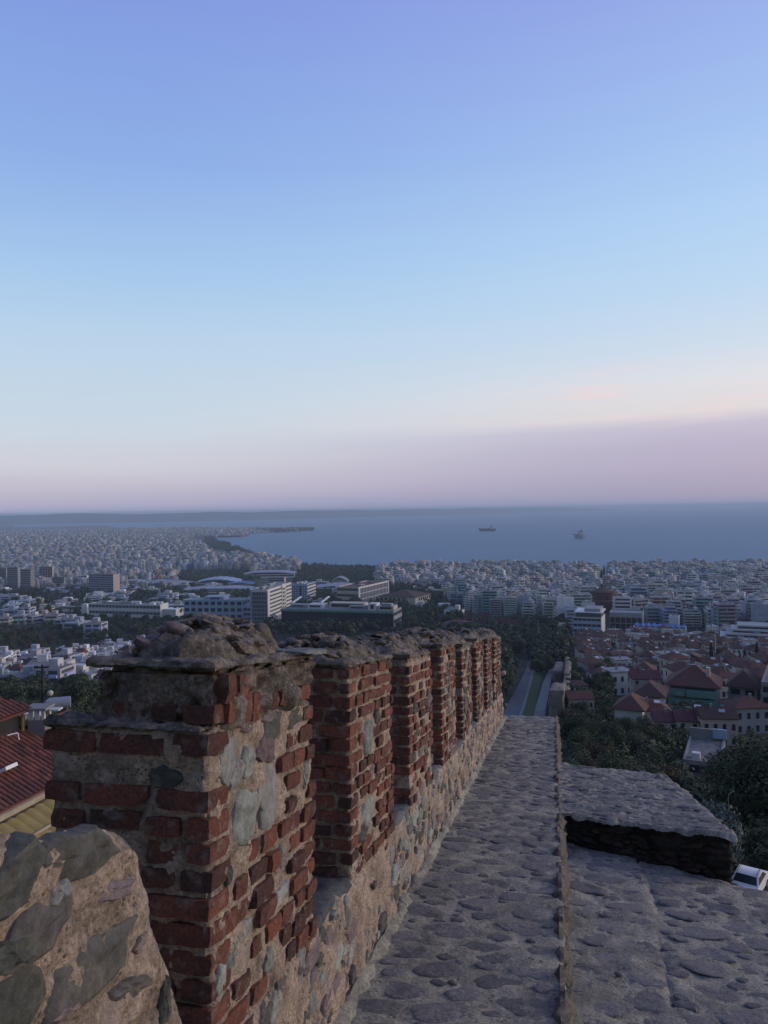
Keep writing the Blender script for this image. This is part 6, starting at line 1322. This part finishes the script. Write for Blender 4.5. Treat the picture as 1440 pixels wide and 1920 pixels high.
# street lamp and hot-water tank
q = P(81, 1352, 33); g = g1(q.x, q.y); lp = empty('lamp_post', (q.x, q.y, g), 0, 'dark lamp pole with a crosspiece and a pale globe lamp', 'lamp post'); zt = P(81, 1246, 33).z - g
mb = MB(); mb.tube((0, 0, 0), (0, 0, zt), .075, .05, 8); mb.obj('pole', M['black_metal'], lp); mb = MB(); mb.tube((-.35, 0, zt - .12), (.28, 0, zt - .12), .035); mb.obj('crosspiece', M['black_metal'], lp)
gp = P(94, 1300, 33) - Vector((q.x, q.y, g)); mb = MB(); mb.lathe([(.0, -.13), (.08, -.1), (.125, -.02), (.125, .04), (.08, .11), (.0, .135)], 14); mb.obj('globe', M['cream_wall'], lp, gp, smooth=60); mb = MB(); mb.tube((0, 0, gp.z - .35), (gp.x, gp.y, gp.z - .14), .025); mb.obj('lamp_arm', M['black_metal'], lp)
mb = MB()
for k in range(24):
    t0, t1 = k / 24, (k + 1) / 24; A = Vector((.02, 0, zt - 1.1)); B = Vector((-16, 9, zt - 2.6)); f_ = lambda t: A.lerp(B, t) - Vector((0, 0, 1.6 * t * (1 - t))); mb.tube(f_(t0), f_(t1), .012, n=5, cap=False)
mb.obj('cable', M['black_metal'], lp)
q = P(112, 1318, 34); g = g1(q.x, q.y); tk = empty('water_tank', (q.x, q.y, q.z), .35, 'blue-grey horizontal water tank on a stand beside the lamp pole', 'water tank')
mb = MB(); mb.tube((-.55, 0, 0), (.45, .0, 0), .26, .26, 18); mb.lathe([(.0, 0)], 3) if False else None; mb.obj('tank', M['roof_pale'], tk, smooth=40)
for x in (-.4, .3):
    mb = MB(); mb.tube((x, -.2, 0), (x, -.35, g - q.z), .03); mb.tube((x, .2, 0), (x, .35, g - q.z), .03); mb.obj('leg', M['metal'], tk)
mb = MB(); mb.tube((-.56, 0, 0), (-.62, 0, 0), .24, .12, 18); mb.obj('end_cap', M['metal'], tk)
# ================================================================== right foot of the wall: car, retaining wall, cane
cr = empty('parked_car', c0 + Vector((0, 0, .02)), math.radians(52), 'pale silver car parked below the terrace corner', 'car')
cr.scale = (.9, .9, .9)
def car():
    prof = [(-2.05, .45), (-2.1, .8), (-1.95, .98), (-1.1, 1.02), (-.55, 1.42), (.65, 1.47), (1.35, 1.05), (1.95, .9), (2.1, .62), (2.05, .35)]
    cab = []
    mb = MB(); vs = []; n = len(prof)
    for (yy, ins) in ((-.86, 0), (.86, 0)):
        for (x, z) in prof: vs.append((x, yy * (1 - .18 * max(0, (z - .98) / .5)), z))
    fs = [(i, i + 1, n + i + 1, n + i) for i in range(n - 1)] + [tuple(range(n - 1, -1, -1)), tuple(range(n, 2 * n)), (0, n, 2 * n - 1, n - 1)]
    mb.add(vs, fs); mb.obj('body', M['white_paint'], cr, smooth=35)
    for (p0, p1, nm) in (((-1.06, 1.045), (-.58, 1.405), 'rear_window'), ((.70, 1.445), (1.31, 1.085), 'windscreen')):
        mb = MB(); (x0, z0), (x1, z1) = p0, p1; d = Vector((x1 - x0, 0, z1 - z0)).normalized(); nrm = Vector((-d.z, 0, d.x)) * .012; nrm = nrm if nrm.z > 0 else -nrm
        y0 = .86 * (1 - .18 * max(0, (z0 - .98) / .5)) - .1; y1 = .86 * (1 - .18 * max(0, (z1 - .98) / .5)) - .1
        mb.add([Vector((x0, -y0, z0)) + nrm, Vector((x1, -y1, z1)) + nrm, Vector((x1, y1, z1)) + nrm, Vector((x0, y0, z0)) + nrm], [(0, 1, 2, 3)]); mb.obj(nm, M['window'], cr)
    for sg in (-1, 1):
        for (xa, xb, xc, xd) in ((-.95, -.05, -.05, -.5), (.02, 1.15, .6, .02)):
            mb = MB(); yb = sg * .868 * .985; yt = sg * .86 * .865; mb.add([(xa, yb, 1.06), (xb, yb, 1.06), (xc, yt, 1.38), (xd, yt, 1.38)], [(0, 1, 2, 3)]); mb.obj('side_window', M['window'], cr)
        for x in (-1.3, 1.3):
            mb = MB(); mb.tube((x, sg * .68, .31), (x, sg * .88, .31), .31, .31, 18); w_ = mb.obj('wheel', M['black_metal'], cr, smooth=40); mb = MB(); mb.tube((x, sg * .86, .31), (x, sg * .892, .31), .18, .17, 14); mb.obj('rim', M['metal'], w_, smooth=40)
        part('headlight', cr, 1.98, 2.1, sg * .6 - .16, sg * .6 + .16, .66, .8, 'white_paint'); part('tail_light', cr, -2.12, -2.0, sg * .66 - .12, sg * .66 + .12, .78, .95, 'maroon')
        mb = MB(); mb.tube((-.5, sg * .6, 1.5), (.6, sg * .6, 1.54), .025); mb.obj('roof_rail', M['black_metal'], cr)
car()
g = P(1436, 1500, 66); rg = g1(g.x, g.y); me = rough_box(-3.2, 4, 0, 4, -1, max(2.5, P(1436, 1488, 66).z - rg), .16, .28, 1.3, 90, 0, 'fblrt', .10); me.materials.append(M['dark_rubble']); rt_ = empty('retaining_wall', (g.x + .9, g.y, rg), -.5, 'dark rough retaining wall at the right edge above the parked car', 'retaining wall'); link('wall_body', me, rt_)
for k in range(7): part('fence_post', rt_, -2.4 + k * .85, -2.32 + k * .85, .2, .28, max(2.5, P(1436, 1488, 66).z - rg) - .1, max(2.5, P(1436, 1488, 66).z - rg) + R.uniform(.3, .9), 'concrete')
cb = P(1366, 1500, 64); cn = empty('bent_cane', cb, 0, 'thin pale cane bending over beside the retaining wall', 'cane'); mb = MB(); pts_ = [(0, 0, -6), (0, 0, -.2), (-.03, 0, .15), (.02, 0, .42), (.2, 0, .62), (.5, 0, .74)]
for i in range(len(pts_) - 1): mb.tube(pts_[i], pts_[i + 1], .035, .03, 6)
mb.obj('stem', M['wood'], cn)
# dry sticks leaning about on the rubble
for k in range(5): mb = MB(); mb.tube((0, 0, 0), (R.uniform(-.5, .8), .2, -1.0), .04, .03, 5); o = mb.obj('dry_branch', M['bark'], None, P(1370 + 9 * k, 1490 + 4 * k, 64.5)); tag(o, 'dead grey branch hanging over the retaining wall', 'branch', 'dead branches on the retaining wall')
print('houses', nh, 'trees', NT[0], 'near apartments', len(near), 'far', len(farl))
